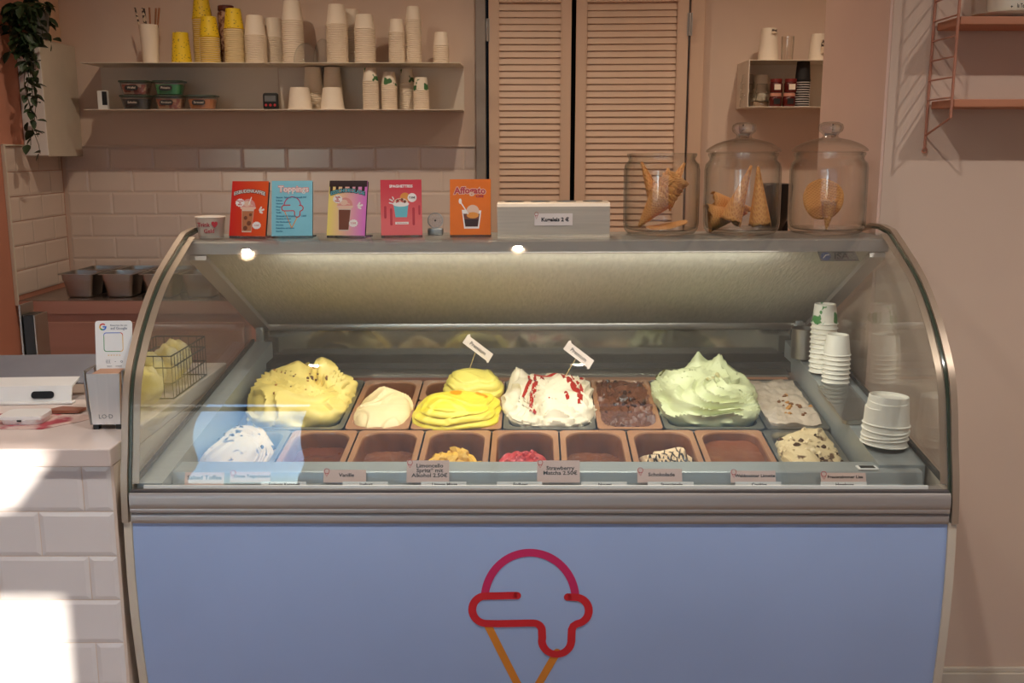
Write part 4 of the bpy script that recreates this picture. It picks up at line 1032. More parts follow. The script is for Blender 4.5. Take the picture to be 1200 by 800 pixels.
ices('chocolate_ice_cream', bed(.146, .335, -.022, 16, amp=.003), M['i_choc2'], 'smooth milk chocolate ice cream, front row right', xc(7), 2.325)
ices('walnut_ice_cream', mound(.150, .31, .030, 17, fold=.014, k=60, rough=.006, peaks=((.045, .10, .022, .035),)), M['i_nut'], 'chunky speckled ice cream at right end of front row', xc(8), 2.34)

# toppings: shrink-wrapped decorations get their height by ray-casting on the ice below
dg = bpy.context.evaluated_depsgraph_get()
def topo(o, x, y):
    """point and normal on the mesh of o straight below local (x, y)"""
    ok, loc, nor, idx = o.ray_cast(Vector((x, y, .5)), Vector((0, 0, -1)))
    return (loc, nor) if ok else (None, None)
def by_label(s_): return [o for o in bpy.data.objects if o.get('label', '').startswith(s_)][0]
bpy.context.view_layer.update()
def streak(o, pts, wd, mat, name='syrup'):
    bm = new(); prev = None
    P_ = []
    for a, b in zip(pts, pts[1:]):
        for k in range(6): P_.append(Vector(a).lerp(Vector(b), k / 6))
    P_.append(Vector(pts[-1])); n = len(P_)
    for i, p in enumerate(P_):
        d = (P_[min(i + 1, n - 1)] - P_[max(i - 1, 0)]).normalized(); s2 = Vector((-d.y, d.x)) * wd * (.5 + .5 * math.sin(PI * (i + .7) / n)) / 2
        c = [topo(o, *(p + s2))[0], topo(o, *p)[0], topo(o, *(p - s2))[0]]
        if any(q is None for q in c): prev = None; continue
        row = [bm.verts.new(c[0] + Vector((0, 0, .0005))), bm.verts.new(c[1] + Vector((0, -.001, .003))), bm.verts.new(c[2] + Vector((0, 0, .0005)))]
        if prev:
            for k in range(2): bm.faces.new((prev[k], prev[k + 1], row[k + 1], row[k]))
        prev = row
    q = part(name, bm, mat, o, smooth=True)
    return q
def bits(o, n, cx, cy, sx, sy, mats, seed, s0, s1, name, flatk=1.0, cap=None):
    rb = random.Random(seed)
    mm = []
    for m_ in mats:
        b2 = new(); bmesh.ops.create_icosphere(b2, subdivisions=1, radius=1)
        for v in b2.verts: v.co *= rb.uniform(.75, 1.2)
        mm.append(mesh(b2, name, m_))
    for i in range(n):
        x, y = cx + rb.gauss(0, sx), cy + rb.gauss(0, sy); l_, nn_ = topo(o, x, y)
        if l_ is None: continue
        s_ = rb.uniform(s0, s1); q = obj(name, mm[i % len(mm)], o, l_, (rb.uniform(0, 3), rb.uniform(0, 3), rb.uniform(0, 3))); q.scale = (s_, s_ * rb.uniform(.6, 1.3), s_ * flatk)
SY = P('red_syrup', (164, 36, 28), .25, var=.1)
ch = by_label('white ice cream with red')
for pts, wd in ((((-.055, .12), (-.050, .05), (-.062, -.03), (-.07, -.06)), .012), (((-.038, .12), (-.035, .03), (-.045, -.06), (-.05, -.12)), .013), (((-.04, .13), (.01, .12), (.06, .11)), .012),
                (((.03, .12), (.06, .05), (.085, -.02), (.080, -.10)), .020), (((.06, .09), (.09, .03), (.10, -.02)), .010), (((-.02, .09), (-.015, .05)), .010), (((.045, -.03), (.05, -.08)), .012),
                (((-.04, -.12), (-.042, -.135)), .014), (((.0, -.05), (.008, -.075)), .006), (((.085, .11), (.10, .08)), .01)):
    streak(ch, pts, wd, SY)
cu_ = by_label('huge pale yellow')
bits(cu_, 26, .0, .05, .05, .06, [P('nut_crumb', (170, 120, 60), .7), P('nut_crumb_dark', (110, 74, 44), .7)], 5, .002, .0055, 'nut_crumb')
le = by_label('bright yellow layered')
streak(le, ((-.02, .05), (.01, .045)), .03, P('orange_syrup', (236, 150, 20), .3), 'orange_topping'); streak(le, ((.05, .05), (.08, .03)), .02, MATS['orange_syrup'], 'orange_topping')
va = by_label('tall pale green')
bits(va, 12, -.10, .12, .016, .012, [P('pistachio_crumb', (92, 92, 40), .7)], 8, .004, .007, 'pistachio_crumb')
bits(va, 5, .01, .0, .02, .03, [P('pistachio_pale', (190, 180, 130), .7)], 9, .004, .008, 'pistachio_crumb')
hz_ = by_label('greyish white nut')
bits(hz_, 22, .02, -.02, .018, .06, [P('hazel_piece', (186, 132, 66), .6), P('hazel_piece_dark', (120, 76, 40), .6)], 10, .003, .008, 'nut_piece')
st_ = by_label('cream ice cream with dark')
CHS = P('chocolate_shell', (40, 26, 20), .3)
for k in range(13):
    x = -.055 + k * .0092; streak(st_, ((x, .10 - .01 * (k % 3)), (x + .012 * ((k % 2) * 2 - 1), .03), (x + .01, -.05)), .0045, CHS, 'chocolate_stripe')
ck = by_label('speckled beige cookie')
bits(ck, 24, .0, .05, .04, .06, [P('cookie_dark', (36, 24, 20), .7)], 12, .003, .008, 'cookie_crumb')
nu = by_label('chunky speckled')
bits(nu, 30, .0, .03, .04, .08, [P('nut_dark2', (80, 54, 34), .7), P('nut_light2', (236, 216, 176), .6)], 13, .004, .010, 'nut_chunk')
bits(by_label('dark chocolate ice cream filling'), 40, 0, .03, .03, .08, [P('choc_shard', (60, 38, 30), .35), P('choc_shard2', (92, 58, 44), .4)], 14, .005, .014, 'chocolate_shard', .5)
bits(by_label('ragged mango'), 26, 0, .02, .03, .05, [M['i_mango']], 15, .008, .016, 'mango_chunk')
bits(by_label('red strawberry ice'), 22, 0, .02, .03, .05, [M['i_straw'], P('ice_strawberry_pale', (206, 70, 72), .4)], 16, .006, .014, 'strawberry_chunk')
# smears on the far inner wall of the mango pan
# clear-lidded box on the right ledge
t = thing('lidded_tray', 'shallow tray with clear lid lying on right end ledge', 'tray', (.845, 2.50, lz_(2.50) + .001), rx=TA, fm=True)
bm = new(); prism(bm, rounded(.082, .24, .014), 0, .010, 'z'); part('tray', bm, M['steel_soft'], t)
bm = new(); prism(bm, rounded(.086, .244, .016), .0105, .016, 'z'); part('lid', bm, GLID, t)

# premium pennants
def premium(x, y, z, lb, sc, roll, tip):
    t = thing('price_flag', lb, 'sign', (x, y, z), 'small Premium flags', fm=True)
    bm = new(); tube(bm, [(0, 0, 0), (tip[0], 0, tip[1])], .0011, 6); part('stick', bm, P('bamboo', (206, 180, 120), .6), t)
    e = bpy.data.objects.new('flag', None)
    bm = new(); prism(bm, [(-.044, -.0135), (.040, -.0135), (.045, -.0175), (.048, -.0135), (.044, .0135), (-.036, .0135), (-.042, .019), (-.046, .0135)], -.0006, .0006, 'y')
    f = part('flag', bm, M['paper'], t, loc=(tip[0] + .006, -.002, tip[1] + .008), rot=(0, roll, 0))
    text('Premium', .015, M['ink'], f, (0, -.0009, 0), bold=.0002)
premium(-.128, 2.78, .950, 'white Premium flag stuck in the paler lemon ice cream', 1, R(38), (.018, .050))
premium(.142, 2.75, .935, 'white Premium flag stuck behind the red-streaked ice cream', 1, R(38), (.030, .052))
# price tags
def ptag(x0, x1, zt, body, lb, big=False, y=2.118, mat='paperpink', icon=True, ts=.011):
    w_ = x1 - x0; h_ = zt - .836
    t = thing('flavour_tag', lb, 'sign', ((x0 + x1) / 2, y, .836), 'flavour tags along the glass', rx=R(-22), fm=True)
    bm = new(); box(bm, -w_ / 2, w_ / 2, -.0005, .0005, 0, h_ / math.cos(R(22))); part('card', bm, M[mat], t)
    if icon:
        bm = new(); q = circ(0, 0, .0055, 20); flat(bm, ribbon(q + [q[0]], .0013, False), 0, 0); flat(bm, ribbon([(-.004, -.004), (0, -.012), (.004, -.004)], .0012), 0, 0)
        part('cone_icon', bm, M['redink'], t, loc=(-w_ / 2 + .007, -.0008, h_ - .001))
    text(body, ts, M['ink'], t, (0 if not icon else .004, -.0008, h_ * .62 if not big else h_ * .58), bold=.00025, sx=1.15)
ptag(-.715, -.628, .862, 'Salted Toffee', 'Salted Toffee tag, leftmost of the flavour tags', y=2.100, ts=.0125, icon=False)
ptag(-.620, -.530, .858, 'Omas Teigschüssel', 'Omas Teigschüssel tag, second from left', ts=.0092)
ptag(-.412, -.318, .862, 'Vanille', 'Vanille tag in front of the empty caramel pans')
ptag(-.228, -.134, .881, 'Limoncello\nSpritz* mit\nAlkohol 2.50€', 'tall Limoncello Spritz tag with price', big=True, ts=.0118, icon=True)
ptag(.060, .154, .881, 'Strawberry\nMatcha 2.50€', 'tall Strawberry Matcha tag with price', big=True, ts=.0118)
ptag(.280, .378, .864, 'Schokolade', 'Schokolade tag in front of the striped cream ice cream')
ptag(.484, .582, .860, 'Waldmeister Limette', 'Waldmeister Limette tag in front of the chunky ice cream', ts=.0088)
ptag(.680, .778, .856, 'Frauenzimmer Lisa', 'Frauenzimmer Lisa tag, rightmost of the upper tags', ts=.0088)
for x, body, lb in ((-.49, 'Erdnuss Karamell', 'Erdnuss Karamell'), (-.312, 'Joghurt', 'Joghurt'), (-.142, 'Limone Minze', 'Limone Minze'), (.022, 'Erdbeer', 'Erdbeer'), (.204, 'Nougat', 'Nougat'), (.347, 'Stracciatella', 'Stracciatella'), (.534, 'Cookies', 'Cookies'), (.716, 'Haselnuss', 'Haselnuss')):
    t = thing('rail_tag', 'narrow white %s tag in the low rail at the glass foot' % lb, 'sign', (x, 2.072, .8315), 'narrow tags in the glass foot rail', rx=R(-18), fm=True)
    bm = new(); box(bm, -.049, .049, -.0005, .0005, 0, .021); part('card', bm, M['white'], t)
    text(body, .0088, M['ink'], t, (.002, -.0008, .0150), bold=.0002, sx=1.1)

# cups inside the freezer, right end
cF = cup_mesh('freezer_cup', .0345, .0285, .055, M['cardw'], lip=.003)
cFg = cup_mesh('freezer_cup_leaf', .0345, .0285, .055, P('cup_leaf_cool', (242, 238, 226), .6, rgb2=(70, 140, 70), thr=(.56, .58), scale=26), lip=.003)
cFb = cup_mesh('freezer_cup_wide', .051, .044, .068, M['cardw'], lip=.003)
FG = 'paper cups inside the freezer'
stack('paper_cup', 'leaf-printed top cup of the tall stack inside freezer', 'tall stack inside freezer', FG, .852, 2.745, lz_(2.745) + .004, cF, .0135, 11, topmesh=cFg, fm=True)
stack('paper_cup', 'plain top cup of the middle stack inside freezer', 'middle stack inside freezer', FG, .866, 2.665, lz_(2.665) + .004, cF, .0125, 7, fm=True)
stack('paper_cup', 'top cup of the wide leaning stack near the front glass', 'wide leaning stack near front glass', FG, .862, 2.262, lz_(2.262) + .006, cFb, .0115, 5, fm=True, lean=(.06, 0))
bm = new(); lathe(bm, [(.034, .0), (.034, .085), (.036, .087), (.032, .087), (.032, .004), (0, .004), (0, 0), (.034, 0)], 28)
solo('steel_beaker', bm, M['steel'], 'steel beaker behind the tall cup stack inside freezer', 'beaker', (.828, 2.86, lz_(2.86) + .004), fm=True, smooth=40)

# ------------------------------------------------------------------ things on top of the freezer
TZ = 1.3365
bm = new(); lathe(bm, [(0, .002), (.0295, 0), (.031, .002), (.0375, .052), (.0395, .054), (.0375, .0565), (.036, .054), (.030, .004), (0, .004)], 32)
tc_ = solo('tip_cup', bm, M['card'], 'white paper tip cup with red handwriting, top left of freezer', 'cup', (-.782, 2.60, TZ), fm=True, smooth=45)
text('Trink ♥', .015, M['redink'], tc_, (.004, -.0365, .036), bold=.0002, sx=.95); text('Geld', .014, M['redink'], tc_, (.006, -.0347, .020), bold=.0002)

def board(name, label, x, back, th=.006, rz=0, lean=12, y=2.575):
    t = thing('menu_block', label, 'menu card', (x, y, TZ), 'menu blocks on the freezer top', rx=0, rz=rz, fm=True)
    lr = R(-lean)
    bm = new(); box(bm, -.0525, .0525, 0, th, 0, .146); b = part('block', bm, M['blackmat'], t, rot=(lr, 0, 0))
    e = part('print', front_sheet(), back, b)
    bm = new(); box(bm, -.05, .05, .0, .06, 0, .004); part('foot', bm, M['blackmat'], t)
    return t, b
def front_sheet():
    bm = new(); box(bm, -.0525, .0525, -.0015, -.0001, .006, .148); return bm
def grad(name, c1, c2, vec=(1, 0, 0), w0=-.05, w1=.05):
    m = bpy.data.materials.new(name); m.use_nodes = True; t = m.node_tree; n = t.nodes; L = t.links; b = n['Principled BSDF']; b.inputs['Roughness'].default_value = .35
    tc = n.new('ShaderNodeTexCoord'); dp = n.new('ShaderNodeVectorMath'); dp.operation = 'DOT_PRODUCT'; dp.inputs[1].default_value = vec
    mr = n.new('ShaderNodeMapRange'); mr.inputs[1].default_value = w0; mr.inputs[2].default_value = w1
    rp = n.new('ShaderNodeValToRGB'); rp.color_ramp.elements[0].color = lin(c1); rp.color_ramp.elements[1].color = lin(c2)
    L.new(tc.outputs['Object'], dp.inputs[0]); L.new(dp.outputs['Value'], mr.inputs[0]); L.new(mr.outputs[0], rp.inputs[0]); L.new(rp.outputs[0], b.inputs['Base Color'])
    return m
PK = [P('pr_white', (246, 236, 228), .5), P('pr_brown', (120, 66, 44), .5), P('pr_cream', (236, 196, 170), .5), P('pr_pink', (226, 150, 140), .5), P('pr_red', (200, 60, 60), .5), P('pr_dark', (54, 28, 26), .5),
      P('pr_teal', (110, 190, 200), .5), P('pr_magenta', (196, 56, 110), .5), P('pr_orange', (232, 150, 60), .5), P('pr_caramel', (190, 120, 80), .5), P('pr_glass', (226, 200, 180), .4), P('pr_blue', (60, 130, 160), .5), P('pr_rose', (196, 60, 70), .5)]
W_, BR, CR, PI_, RE, DK, TE, MG, OR, CA, GS, BL, RS = range(13)
def art(parent, items, name='printed_picture'):
    bm = new()
    for k, (polys, mi) in enumerate(items): flat(bm, polys, mi, .0018 + k * .00004)
    return part(name, bm, PK, parent)
def burst(cx, cy, r, n=12): return [(cx + r * (1 if k % 2 else .86) * math.cos(PI * k / n), cy + r * .8 * (1 if k % 2 else .86) * math.sin(PI * k / n)) for k in range(2 * n)]
def cupdrink(cx, cy, s, liquid=CA):
    out_ = [([[(cx - .017 * s, cy + .02 * s), (cx + .017 * s, cy + .02 * s), (cx + .013 * s, cy - .04 * s), (cx - .013 * s, cy - .04 * s)]], GS)]
    out_.append(([[(cx - .0155 * s, cy + .012 * s), (cx + .0155 * s, cy + .012 * s), (cx + .0125 * s, cy - .037 * s), (cx - .0125 * s, cy - .037 * s)]], liquid))
    out_.append(([circ(cx - .005 * s, cy - .005 * s, .005 * s, 10), circ(cx + .005 * s, cy - .018 * s, .006 * s, 10), circ(cx - .004 * s, cy - .03 * s, .006 * s, 10), circ(cx + .008 * s, cy + .003 * s, .004 * s, 10)], BR))
    out_.append(([circ(cx, cy + .02 * s, .022 * s, 24, .006 * s)], CR))
    out_.append(([circ(cx, cy + .022 * s, .020 * s, 20, .020 * s, 0, 180)], PI_))
    out_.append(([circ(cx - .003 * s, cy + .030 * s, .010 * s, 14, .007 * s)], CR))
    out_.append((ribbon([(cx - .018 * s, cy + .026 * s), (cx - .008 * s, cy + .031 * s), (cx + .012 * s, cy + .026 * s)], .002 * s), CR))
    return out_
def drops(cx, cy, s=1):
    o_ = []
    for a, l_ in ((60, .012), (20, .014), (-20, .010)):
        c, s_ = math.cos(R(a)), math.sin(R(a)); o_.append(ribbon([(cx + c * .004, cy + s_ * .004), (cx + c * l_, cy + s_ * l_)], .005 * s)[0:])
    return [p for q in o_ for p in q]
# 1 red iced coffee
t, b = board('m1', 'red menu block with iced coffee cup, leftmost', -.682, grad('print_red', (214, 44, 36), (236, 92, 40)), rz=R(-15), lean=13)
art(b, cupdrink(-.002, .058, 1.05) + [(ribbon([(.000, .088), (.006, .106)], .0028), W_), ([burst(-.026, .092, .014)], W_), ([burst(.026, .034, .013)], W_), (drops(.030, .070), W_)])
text('EISBUDENKAFFEE', .0125, PK[DK], b, (0, -.0020, .122), bold=.0012, sx=.93, arc=3.2); text('EISBUDENKAFFEE', .0125, PK[W_], b, (0, -.0025, .122), sx=.93, arc=3.2, bold=.0002)
text('Espresso\nEis\nMilch', .0055, PK[RE], b, (-.026, -.0021, .092), bold=.0002); text('5.50€', .0065, PK[RE], b, (.026, -.0021, .034))
# 2 toppings
t, b = board('m2', 'light blue Toppings menu block, second from left', -.566, P('print_blue', (132, 200, 214), .35), rz=R(0), lean=12)
text('Toppings', .0215, PK[PI_], b, (.004, -.0020, .126), bold=.0018, sx=.98); text('Toppings', .0215, PK[W_], b, (.004, -.0023, .126), bold=.0002, sx=.98)
lines = [(.105, 'Saucen  Schoko · Karamell', .0062), (.097, 'Erdbeer', .005), (.089, 'Himbeer', .005), (.081, 'Mango', .005), (.073, 'Nuss', .005), (.066, 'Vanille', .005), (.057, 'Streusel & Crunch', .0068), (.050, 'Haselnuss Krokant', .005), (.042, 'Mini Marshmallows', .005), (.034, 'Brownies', .005), (.026, 'Keksstücke mit Schoko', .005), (.018, 'Smarties', .005)]
for z, s_, sz in lines: text(s_, sz, PK[BL], b, (-.041, -.0020, z), align='LEFT', bold=.00025)
text('0.50€', .006, PK[BL], b, (.030, -.0020, .105), bold=.0002); text('1.00€', .006, PK[BL], b, (.030, -.0020, .057), bold=.0002)
def mini(q): return (.001 + (q[0] - 418) * .0000905, .0865 - (q[1] - 330) * .000098)
art(b, [(ribbon([mini((193, 500)), mini((401, 945))], .0024), OR), (ribbon([mini((560, 650)), mini((401, 945))], .0024), OR), (ribbon([mini(q) for q in arcp(418, 364, 237, 184, 356, 24)], .0026, False), MG), (ribbon([mini(q) for q in dr], .0026), RE)], 'ice_cream_emblem')
# 3 iced chocolate
t, b = board('m3', 'yellow to pink iced chocolate menu block with dripping top, third', -.428, grad('print_yelpink', (250, 224, 120), (226, 120, 200)), rz=R(-13), lean=13)
dp_ = [[(-.052, .132), (.052, .132), (.052, .1478), (-.052, .1478)]] + [ribbon([(x, .134), (x, .134 - l_)], .008) for x, l_ in ((-.046, .018), (-.030, .008), (-.012, .014), (.008, .006), (.024, .016), (.042, .010))]
pol = [dp_[0]] + [p for q in dp_[1:] for p in q]
art(b, [(pol, DK)] + cupdrink(-.006, .060, 1.05, BR) + [([burst(-.027, .100, .014)], W_), ([burst(.020, .038, .013)], W_), (drops(.028, .080), W_)])
text('EISSCHOKOLADE', .0130, PK[DK], b, (0, -.0023, .122), bold=.0014, sx=.93, arc=3.2); text('EISSCHOKOLADE', .0130, PK[TE], b, (0, -.0028, .122), sx=.93, arc=3.2, bold=.0003)
text('Vanille\nEis\nKakao', .0055, PK[RE], b, (-.027, -.0023, .100), bold=.0002); text('5.50€', .0065, PK[RE], b, (.020, -.0023, .038))
# 4 spaghetti ice
t, b = board('m4', 'coral red menu block with blue ice cream tub, fourth', -.284, grad('print_coral', (236, 112, 110), (214, 62, 74), (0, 0, 1), .04, .13), rz=R(5), lean=10, y=2.58)
art(b, [([circ(.010, .102, .013, 18)], OR), ([circ(.028, .102, .0115, 22)], W_), ([[(-.020, .085), (.018, .085), (.014, .052), (-.015, .052)]], TE), ([circ(-.001, .086, .021, 24, .007)], W_), ([circ(-.001, .090, .018, 20, .011, 0, 180)], CR),
        ([circ(-.009, .094, .004, 8), circ(.002, .097, .004, 8), (circ(.009, .092, .004, 8))], BR), (ribbon([(-.012, .090), (-.004, .098), (.004, .091)], .003), RE),
        ([[(-.016, .040), (.018, .040), (.018, .034), (-.016, .034)]], W_),
        (ribbon([(-.041, .078), (-.041, .052)], .006) + ribbon([(-.026, .072), (-.026, .034)], .006) + ribbon([(.031, .074), (.031, .034)], .006) + ribbon([(.046, .08), (.046, .06)], .005), RS),
        (ribbon([(-.030, .089), (-.022, .087)], .003) + ribbon([(-.029, .098), (-.022, .094)], .003) + ribbon([(-.022, .104), (-.019, .098)], .003), W_)])
text('SPAGHETTIEIS', .0095, PK[W_], b, (0, -.0020, .131), bold=.0004, sx=1.0); text('7.50€', .0068, PK[DK], b, (.028, -.0023, .102), bold=.0002); text('mit Erdbeersauce', .0038, PK[RE], b, (.001, -.0023, .037))
# 5 affogato
t, b = board('m5', 'orange Affogato menu block, rightmost', -.108, P('print_orange', (240, 120, 24), .35), rz=R(-1), lean=9, y=2.58)
art(b, [([[(-.022, .070), (.028, .068), (.022, .022), (-.016, .022)]], W_), ([[(-.018, .060), (.024, .060), (.019, .027), (-.013, .027)]], BR), ([[(-.016, .046), (.021, .046), (.018, .028), (-.012, .028)]], DK),
        ([circ(.006, .066, .0165, 24)], CR), ([circ(.006, .056, .0155, 20, .008)], OR), (ribbon([(-.006, .060), (-.024, .088)], .003), W_), ([circ(-.026, .092, .004, 12, .007)], W_)])
text('Affogato', .0232, PK[CR], b, (-.001, -.0020, .119), bold=.0022, sx=1.0, arc=1.0); text('Affogato', .0232, PK[RS], b, (-.001, -.0023, .119), bold=.0007, sx=1.0, arc=1.0); text('4.50€', .0085, PK[RS], b, (.024, -.0022, .104), bold=.0004)
# round glass timer behind blocks
t = thing('round_dial', 'small round glass dial on steel base between two menu blocks', 'gauge', (-.205, 2.66, TZ), fm=True)
bm = new(); box(bm, -.020, .020, -.012, .012, 0, .018, .003); part('base', bm, M['steel_soft'], t, smooth=40)
RX = Matrix.Rotation(PI / 2, 4, 'X')
bm = new(); lathe(bm, [(.0185, -.004), (.0205, -.004), (.0205, .004), (.0185, .004), (.0185, -.004)], 28, mtx=Matrix.Translation((0, 0, .038)) @ RX); part('ring', bm, M['steel_soft'], t, smooth=40)
bm = new(); lathe(bm, [(0, -.001), (.0185, -.001), (.0185, .001), (0, .001)], 28, mtx=Matrix.Translation((0, 0, .038)) @ RX); part('glass_disc', bm, GLID, t)
bm = new(); lathe(bm, [(0, -.003), (.0025, -.003), (.0025, .003), (0, .003)], 12, mtx=Matrix.Translation((0, 0, .038)) @ RX); part('hub', bm, M['seal'], t)
# steel cone stand with holes
t = thing('cone_stand', 'stainless steel box with round holes and Kugeleis sign', 'stand', (.104, 2.60, TZ), fm=True)
bm = new(); RX0 = [(-.045, 0), (.05, 0), (.052, .088), (-.035, .088), (-.040, .086), (-.045, .078)]
prism(bm, RX0, -.142, .142); part('body', bm, P('warm_steel', (206, 190, 170), .5, .75, var=.05, scale=20, stretch=(.3, 9, 9)), t)
for k in range(4):
    bm = new(); lathe(bm, [(.021, 0), (.025, .0), (.025, .002), (.021, .002), (.021, 0)], 24, c=(-.1 + .067 * k, .008, .0882)); part('hole_ring', bm, M['steel_soft'], t)
    bm = new(); lathe(bm, [(0, .0004), (.021, .0004)], 24, c=(-.1 + .067 * k, .008, .0882)); part('hole', bm, M['blackmat'], t)
bm = new(); box(bm, -.048, .048, -.0475, -.0462, .031, .061); s_ = part('sign', bm, M['paper'], t)
text('Kugeleis 2 €', .0135, M['ink'], s_, (.004, -.0478, .0455), bold=.0005, sx=1.02)
bm = new(); q = circ(-.043, .060, .0045, 16); flat(bm, ribbon(q + [q[0]], .001, False) + ribbon([(-.046, .056), (-.043, .047), (-.040, .056)], .001), 0, .0477); part('cone_icon', bm, M['redink'], s_)

# cookie jars
def jar(x, lb, lid=True):
    t = thing('cookie_jar', lb, 'jar', (x, 2.652, TZ), 'glass cookie jars on the freezer', fm=True)
    outp = [(0, .0), (.075, 0), (.088, .004), (.0955, .014), (.098, .03), (.098, .165), (.095, .180), (.088, .187), (.0855, .192), (.087, .198), (.090, .202), (.0895, .207), (.0865, .208)]
    inp = [(.0835, .205), (.083, .192), (.0925, .178), (.094, .165), (.094, .03), (.090, .016), (.080, .012), (0, .010)]
    bm = new(); lathe(bm, outp + inp, 56); part('jar_body', bm, GJ, t, smooth=50)
    if lid:
        bm = new(); lathe(bm, [(.080, .200), (.080, .209), (.0935, .2095), (.0955, .212), (.0935, .216), (.084, .2235), (.070, .231), (.052, .2375), (.034, .2415), (.022, .244), (.018, .249), (.021, .255), (.029, .261), (.0315, .269), (.029, .278), (.019, .2835), (0, .285)], 48)
        part('lid', bm, GJ, t, smooth=50)
        bm = new(); lathe(bm, [(0, .2445), (.013, .2455), (.0145, .250), (.017, .256), (.025, .263), (.0270, .270), (.0245, .2765), (.015, .280), (0, .2815)], 32); part('lid_knob', bm, GK, t, smooth=50)
    return t
def realglass():
    m = bpy.data.materials.new('knob_glass'); m.use_nodes = True; b = m.node_tree.nodes['Principled BSDF']
    b.inputs['Transmission Weight'].default_value = 1; b.inputs['Roughness'].default_value = .02; b.inputs['IOR'].default_value = 1.45
    nz = m.node_tree.nodes.new('ShaderNodeTexNoise'); nz.inputs['Scale'].default_value = 20; bp = m.node_tree.nodes.new('ShaderNodeBump'); bp.inputs['Strength'].default_value = .05
    m.node_tree.links.new(nz.outputs[0], bp.inputs['Height']); m.node_tree.links.new(bp.outputs[0], b.inputs['Normal'])
    return m
GK = realglass()
JX = (.386, .595, .816)
jar(JX[0], 'open glass jar without lid, leftmost of three, crossed cones', False)
jar(JX[1], 'lidded glass jar in the middle with two upright cones')
jar(JX[2], 'lidded glass jar on the right with one round wafer')
def waffle_mat():
    m = bpy.data.materials.new('waffle_grid'); m.use_nodes = True; t = m.node_tree; n = t.nodes; L = t.links; b = n['Principled BSDF']; b.inputs['Roughness'].default_value = .65
    tc = n.new('ShaderNodeTexCoord'); w1 = n.new('ShaderNodeTexWave'); w2 = n.new('ShaderNodeTexWave')
    for w_, rz in ((w1, .8), (w2, -.8)):
        mp = n.new('ShaderNodeMapping'); mp.inputs['Rotation'].default_value = (0, rz, rz); L.new(tc.outputs['Object'], mp.inputs[0]); w_.inputs['Scale'].default_value = 60; L.new(mp.outputs[0], w_.inputs['Vector'])
    mx = n.new('ShaderNodeMath'); mx.operation = 'MAXIMUM'; L.new(w1.outputs['Fac'], mx.inputs[0]); L.new(w2.outputs['Fac'], mx.inputs[1])
    rp = n.new('ShaderNodeValToRGB'); rp.color_ramp.elements[0].color = lin((220, 144, 76)); rp.color_ramp.elements[1].color = lin((238, 172, 98)); rp.color_ramp.elements[0].position = .3
    L.new(mx.outputs[0], rp.inputs[0]); L.new(rp.outputs[0], b.inputs['Base Color'])
    bp = n.new('ShaderNodeBump'); bp.inputs['Distance'].default_value = .002; bp.inputs['Strength'].default_value = .6; L.new(mx.outputs[0], bp.inputs['Height']); L.new(bp.outputs[0], b.inputs['Normal'])
    return m
WM = waffle_mat()
def cone_bm(r, h, seed, seam=True):
    bm = new(); N = 40; J = 14; th = .0022; rows = []
    S = Vector((seed, seed * 2, 0))
    for j in range(J + 1):
        f = j / J; row = []
        for i in range(N + 5):     # overlaps itself like a rolled wafer
            a = 2 * PI * i / N; rr = r * (f * .97 + .03) + th * 1.2 * i / N
            z = h * f
            if j == J: z += .008 * noise.noise(Vector((math.cos(a) * 2, math.sin(a) * 2, 0)) + S) + .010 * (i / N - .5)
            row.append(bm.verts.new((rr * math.cos(a), rr * math.sin(a), z)))
        rows.append(row)
    for A, B in zip(rows, rows[1:]):
        for i in range(len(A) - 1): bm.faces.new((A[i], A[i + 1], B[i + 1], B[i]))
    return bm
def cone(lb, jx, dx, dy, z, rx, ry, rz, r=.030, h=.135, seed=1, name='waffle_cone'):
    o = obj(name, mesh(cone_bm(r, h, seed), name, WM, smooth=50)); tag(o, lb, 'cone', 'waffle cones in the jars')
    s_ = o.modifiers.new('t', 'SOLIDIFY'); s_.thickness = .002
    o.matrix_world = FM @ Matrix.Translation((jx + dx, 2.652 + dy, TZ + z)) @ Matrix.Rotation(rz, 4, 'Z') @ Matrix.Rotation(ry, 4, 'Y') @ Matrix.Rotation(rx, 4, 'X')
    return o
# upside-down cones: tip up => flip by pi about X
cone('upturned cone leaning right in the middle jar', JX[1], -.028, -.008, .016, PI - .0, R(19), 0, r=.027, h=0.001 + .150, seed=1)
o = by_label('upturned cone leaning right'); o.matrix_world = FM @ Matrix.Translation((JX[1] + .018, 2.638, TZ + .176)) @ Matrix.Rotation(PI, 4, 'X') @ Matrix.Rotation(R(-19), 4, 'Y')
cone('upturned cone standing straight in the middle jar', JX[1], 0, 0, 0, 0, 0, 0, r=.027, h=.150, seed=2)
o = by_label('upturned cone standing straight'); o.matrix_world = FM @ Matrix.Translation((JX[1] + .034, 2.632, TZ + .174)) @ Matrix.Rotation(PI, 4, 'X') @ Matrix.Rotation(R(4), 4, 'Y')
cone('cone lying on its side behind, left in the middle jar', JX[1], 0, 0, 0, 0, 0, 0, r=.032, h=.11, seed=3)
o = by_label('cone lying on its side'); o.matrix_world = FM @ Matrix.Translation((JX[1] + .045, 2.70, TZ + .058)) @ Matrix.Rotation(R(-82), 4, 'Y')
cone('cone mouth showing at lower left of the middle jar', JX[1], 0, 0, 0, 0, 0, 0, r=.036, h=.10, seed=4)
o = by_label('cone mouth showing'); o.matrix_world = FM @ Matrix.Translation((JX[1] + .02, 2.672, TZ + .052)) @ Matrix.Rotation(R(-97), 4, 'Y')
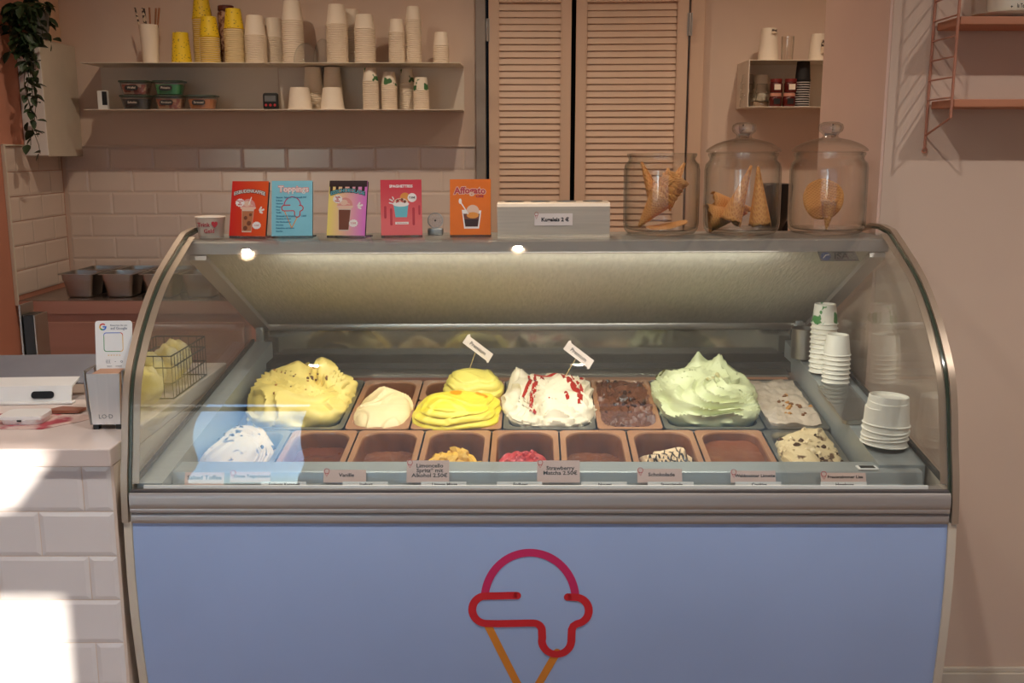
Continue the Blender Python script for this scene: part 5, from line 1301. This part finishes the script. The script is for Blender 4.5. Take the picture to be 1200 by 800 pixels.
def disc_bm(r, seed, curl=.0):
    bm = new(); N = 36; J = 8; rows = []
    for j in range(J + 1):
        row = []
        for i in range(N):
            a = 2 * PI * i / N; q = r * j / J * (1 + .04 * noise.noise(Vector((math.cos(a), math.sin(a), seed)) * 2)); x, y = q * math.cos(a), q * math.sin(a)
            row.append(bm.verts.new((x, y, curl * x * x / r + .002 * noise.noise(Vector((x * 30, y * 30, seed))))))
            if j == 0: break
        rows.append(row)
    for A, B in zip(rows, rows[1:]):
        for i in range(N):
            k = (i + 1) % N
            if len(A) == 1: bm.faces.new((A[0], B[i], B[k]))
            else: bm.faces.new((A[i], A[k], B[k], B[i]))
    return bm
def wafer(lb, mtx, r, seed, curl):
    o = obj('wafer', mesh(disc_bm(r, seed, curl), 'wafer', WM, smooth=True)); tag(o, lb, 'wafer', 'waffle cones in the jars'); s_ = o.modifiers.new('t', 'SOLIDIFY'); s_.thickness = .0022
    o.matrix_world = FM @ mtx
wafer('round wafer standing upright in the right jar', Matrix.Translation((JX[2] - .012, 2.655, TZ + .088)) @ Matrix.Rotation(R(84), 4, 'X') @ Matrix.Rotation(.2, 4, 'Z'), .053, 1, .2)
cone('small cone tip below the round wafer, right jar', JX[2], 0, 0, 0, 0, 0, 0, r=.020, h=.075, seed=6)
o = by_label('small cone tip'); o.matrix_world = FM @ Matrix.Translation((JX[2] - .010, 2.615, TZ + .013)) @ Matrix.Rotation(R(3), 4, 'Y') 
wafer('flat broken wafer on the floor of the open jar', Matrix.Translation((JX[0] + .015, 2.640, TZ + .020)) @ Matrix.Rotation(R(3), 4, 'X') @ Matrix.Rotation(R(-9), 4, 'Y'), .055, 3, .1)
# open jar: nested cones leaning right, one leaning left
ax = Matrix.Translation((JX[0] - .060, 2.640, TZ + .020)) @ Matrix.Rotation(R(38), 4, 'Y')
for k in range(5):
    cone('%s nested cone of the right-leaning bundle, open jar' % ('lowest', 'second-lowest', 'middle', 'second-highest', 'topmost')[k], JX[0], 0, 0, 0, 0, 0, 0, r=.034, h=.100, seed=10 + k)
    o = by_label('%s nested cone' % ('lowest', 'second-lowest', 'middle', 'second-highest', 'topmost')[k]); o.matrix_world = FM @ ax @ Matrix.Translation((0, 0, .015 * k)) @ Matrix.Rotation(k * 1.3, 4, 'Z')
cone('upturned cone tip at the right of the open jar', JX[0], 0, 0, 0, 0, 0, 0, r=.026, h=.11, seed=20)
o = by_label('upturned cone tip at the right'); o.matrix_world = FM @ Matrix.Translation((JX[0] + .056, 2.636, TZ + .184)) @ Matrix.Rotation(PI, 4, 'X') @ Matrix.Rotation(R(-28), 4, 'Y')
cone('cone leaning left behind the bundle in the open jar', JX[0], 0, 0, 0, 0, 0, 0, r=.026, h=.14, seed=21)
o = by_label('cone leaning left behind'); o.matrix_world = FM @ Matrix.Translation((JX[0] - .050, 2.682, TZ + .186)) @ Matrix.Rotation(PI, 4, 'X') @ Matrix.Rotation(R(22), 4, 'Y')
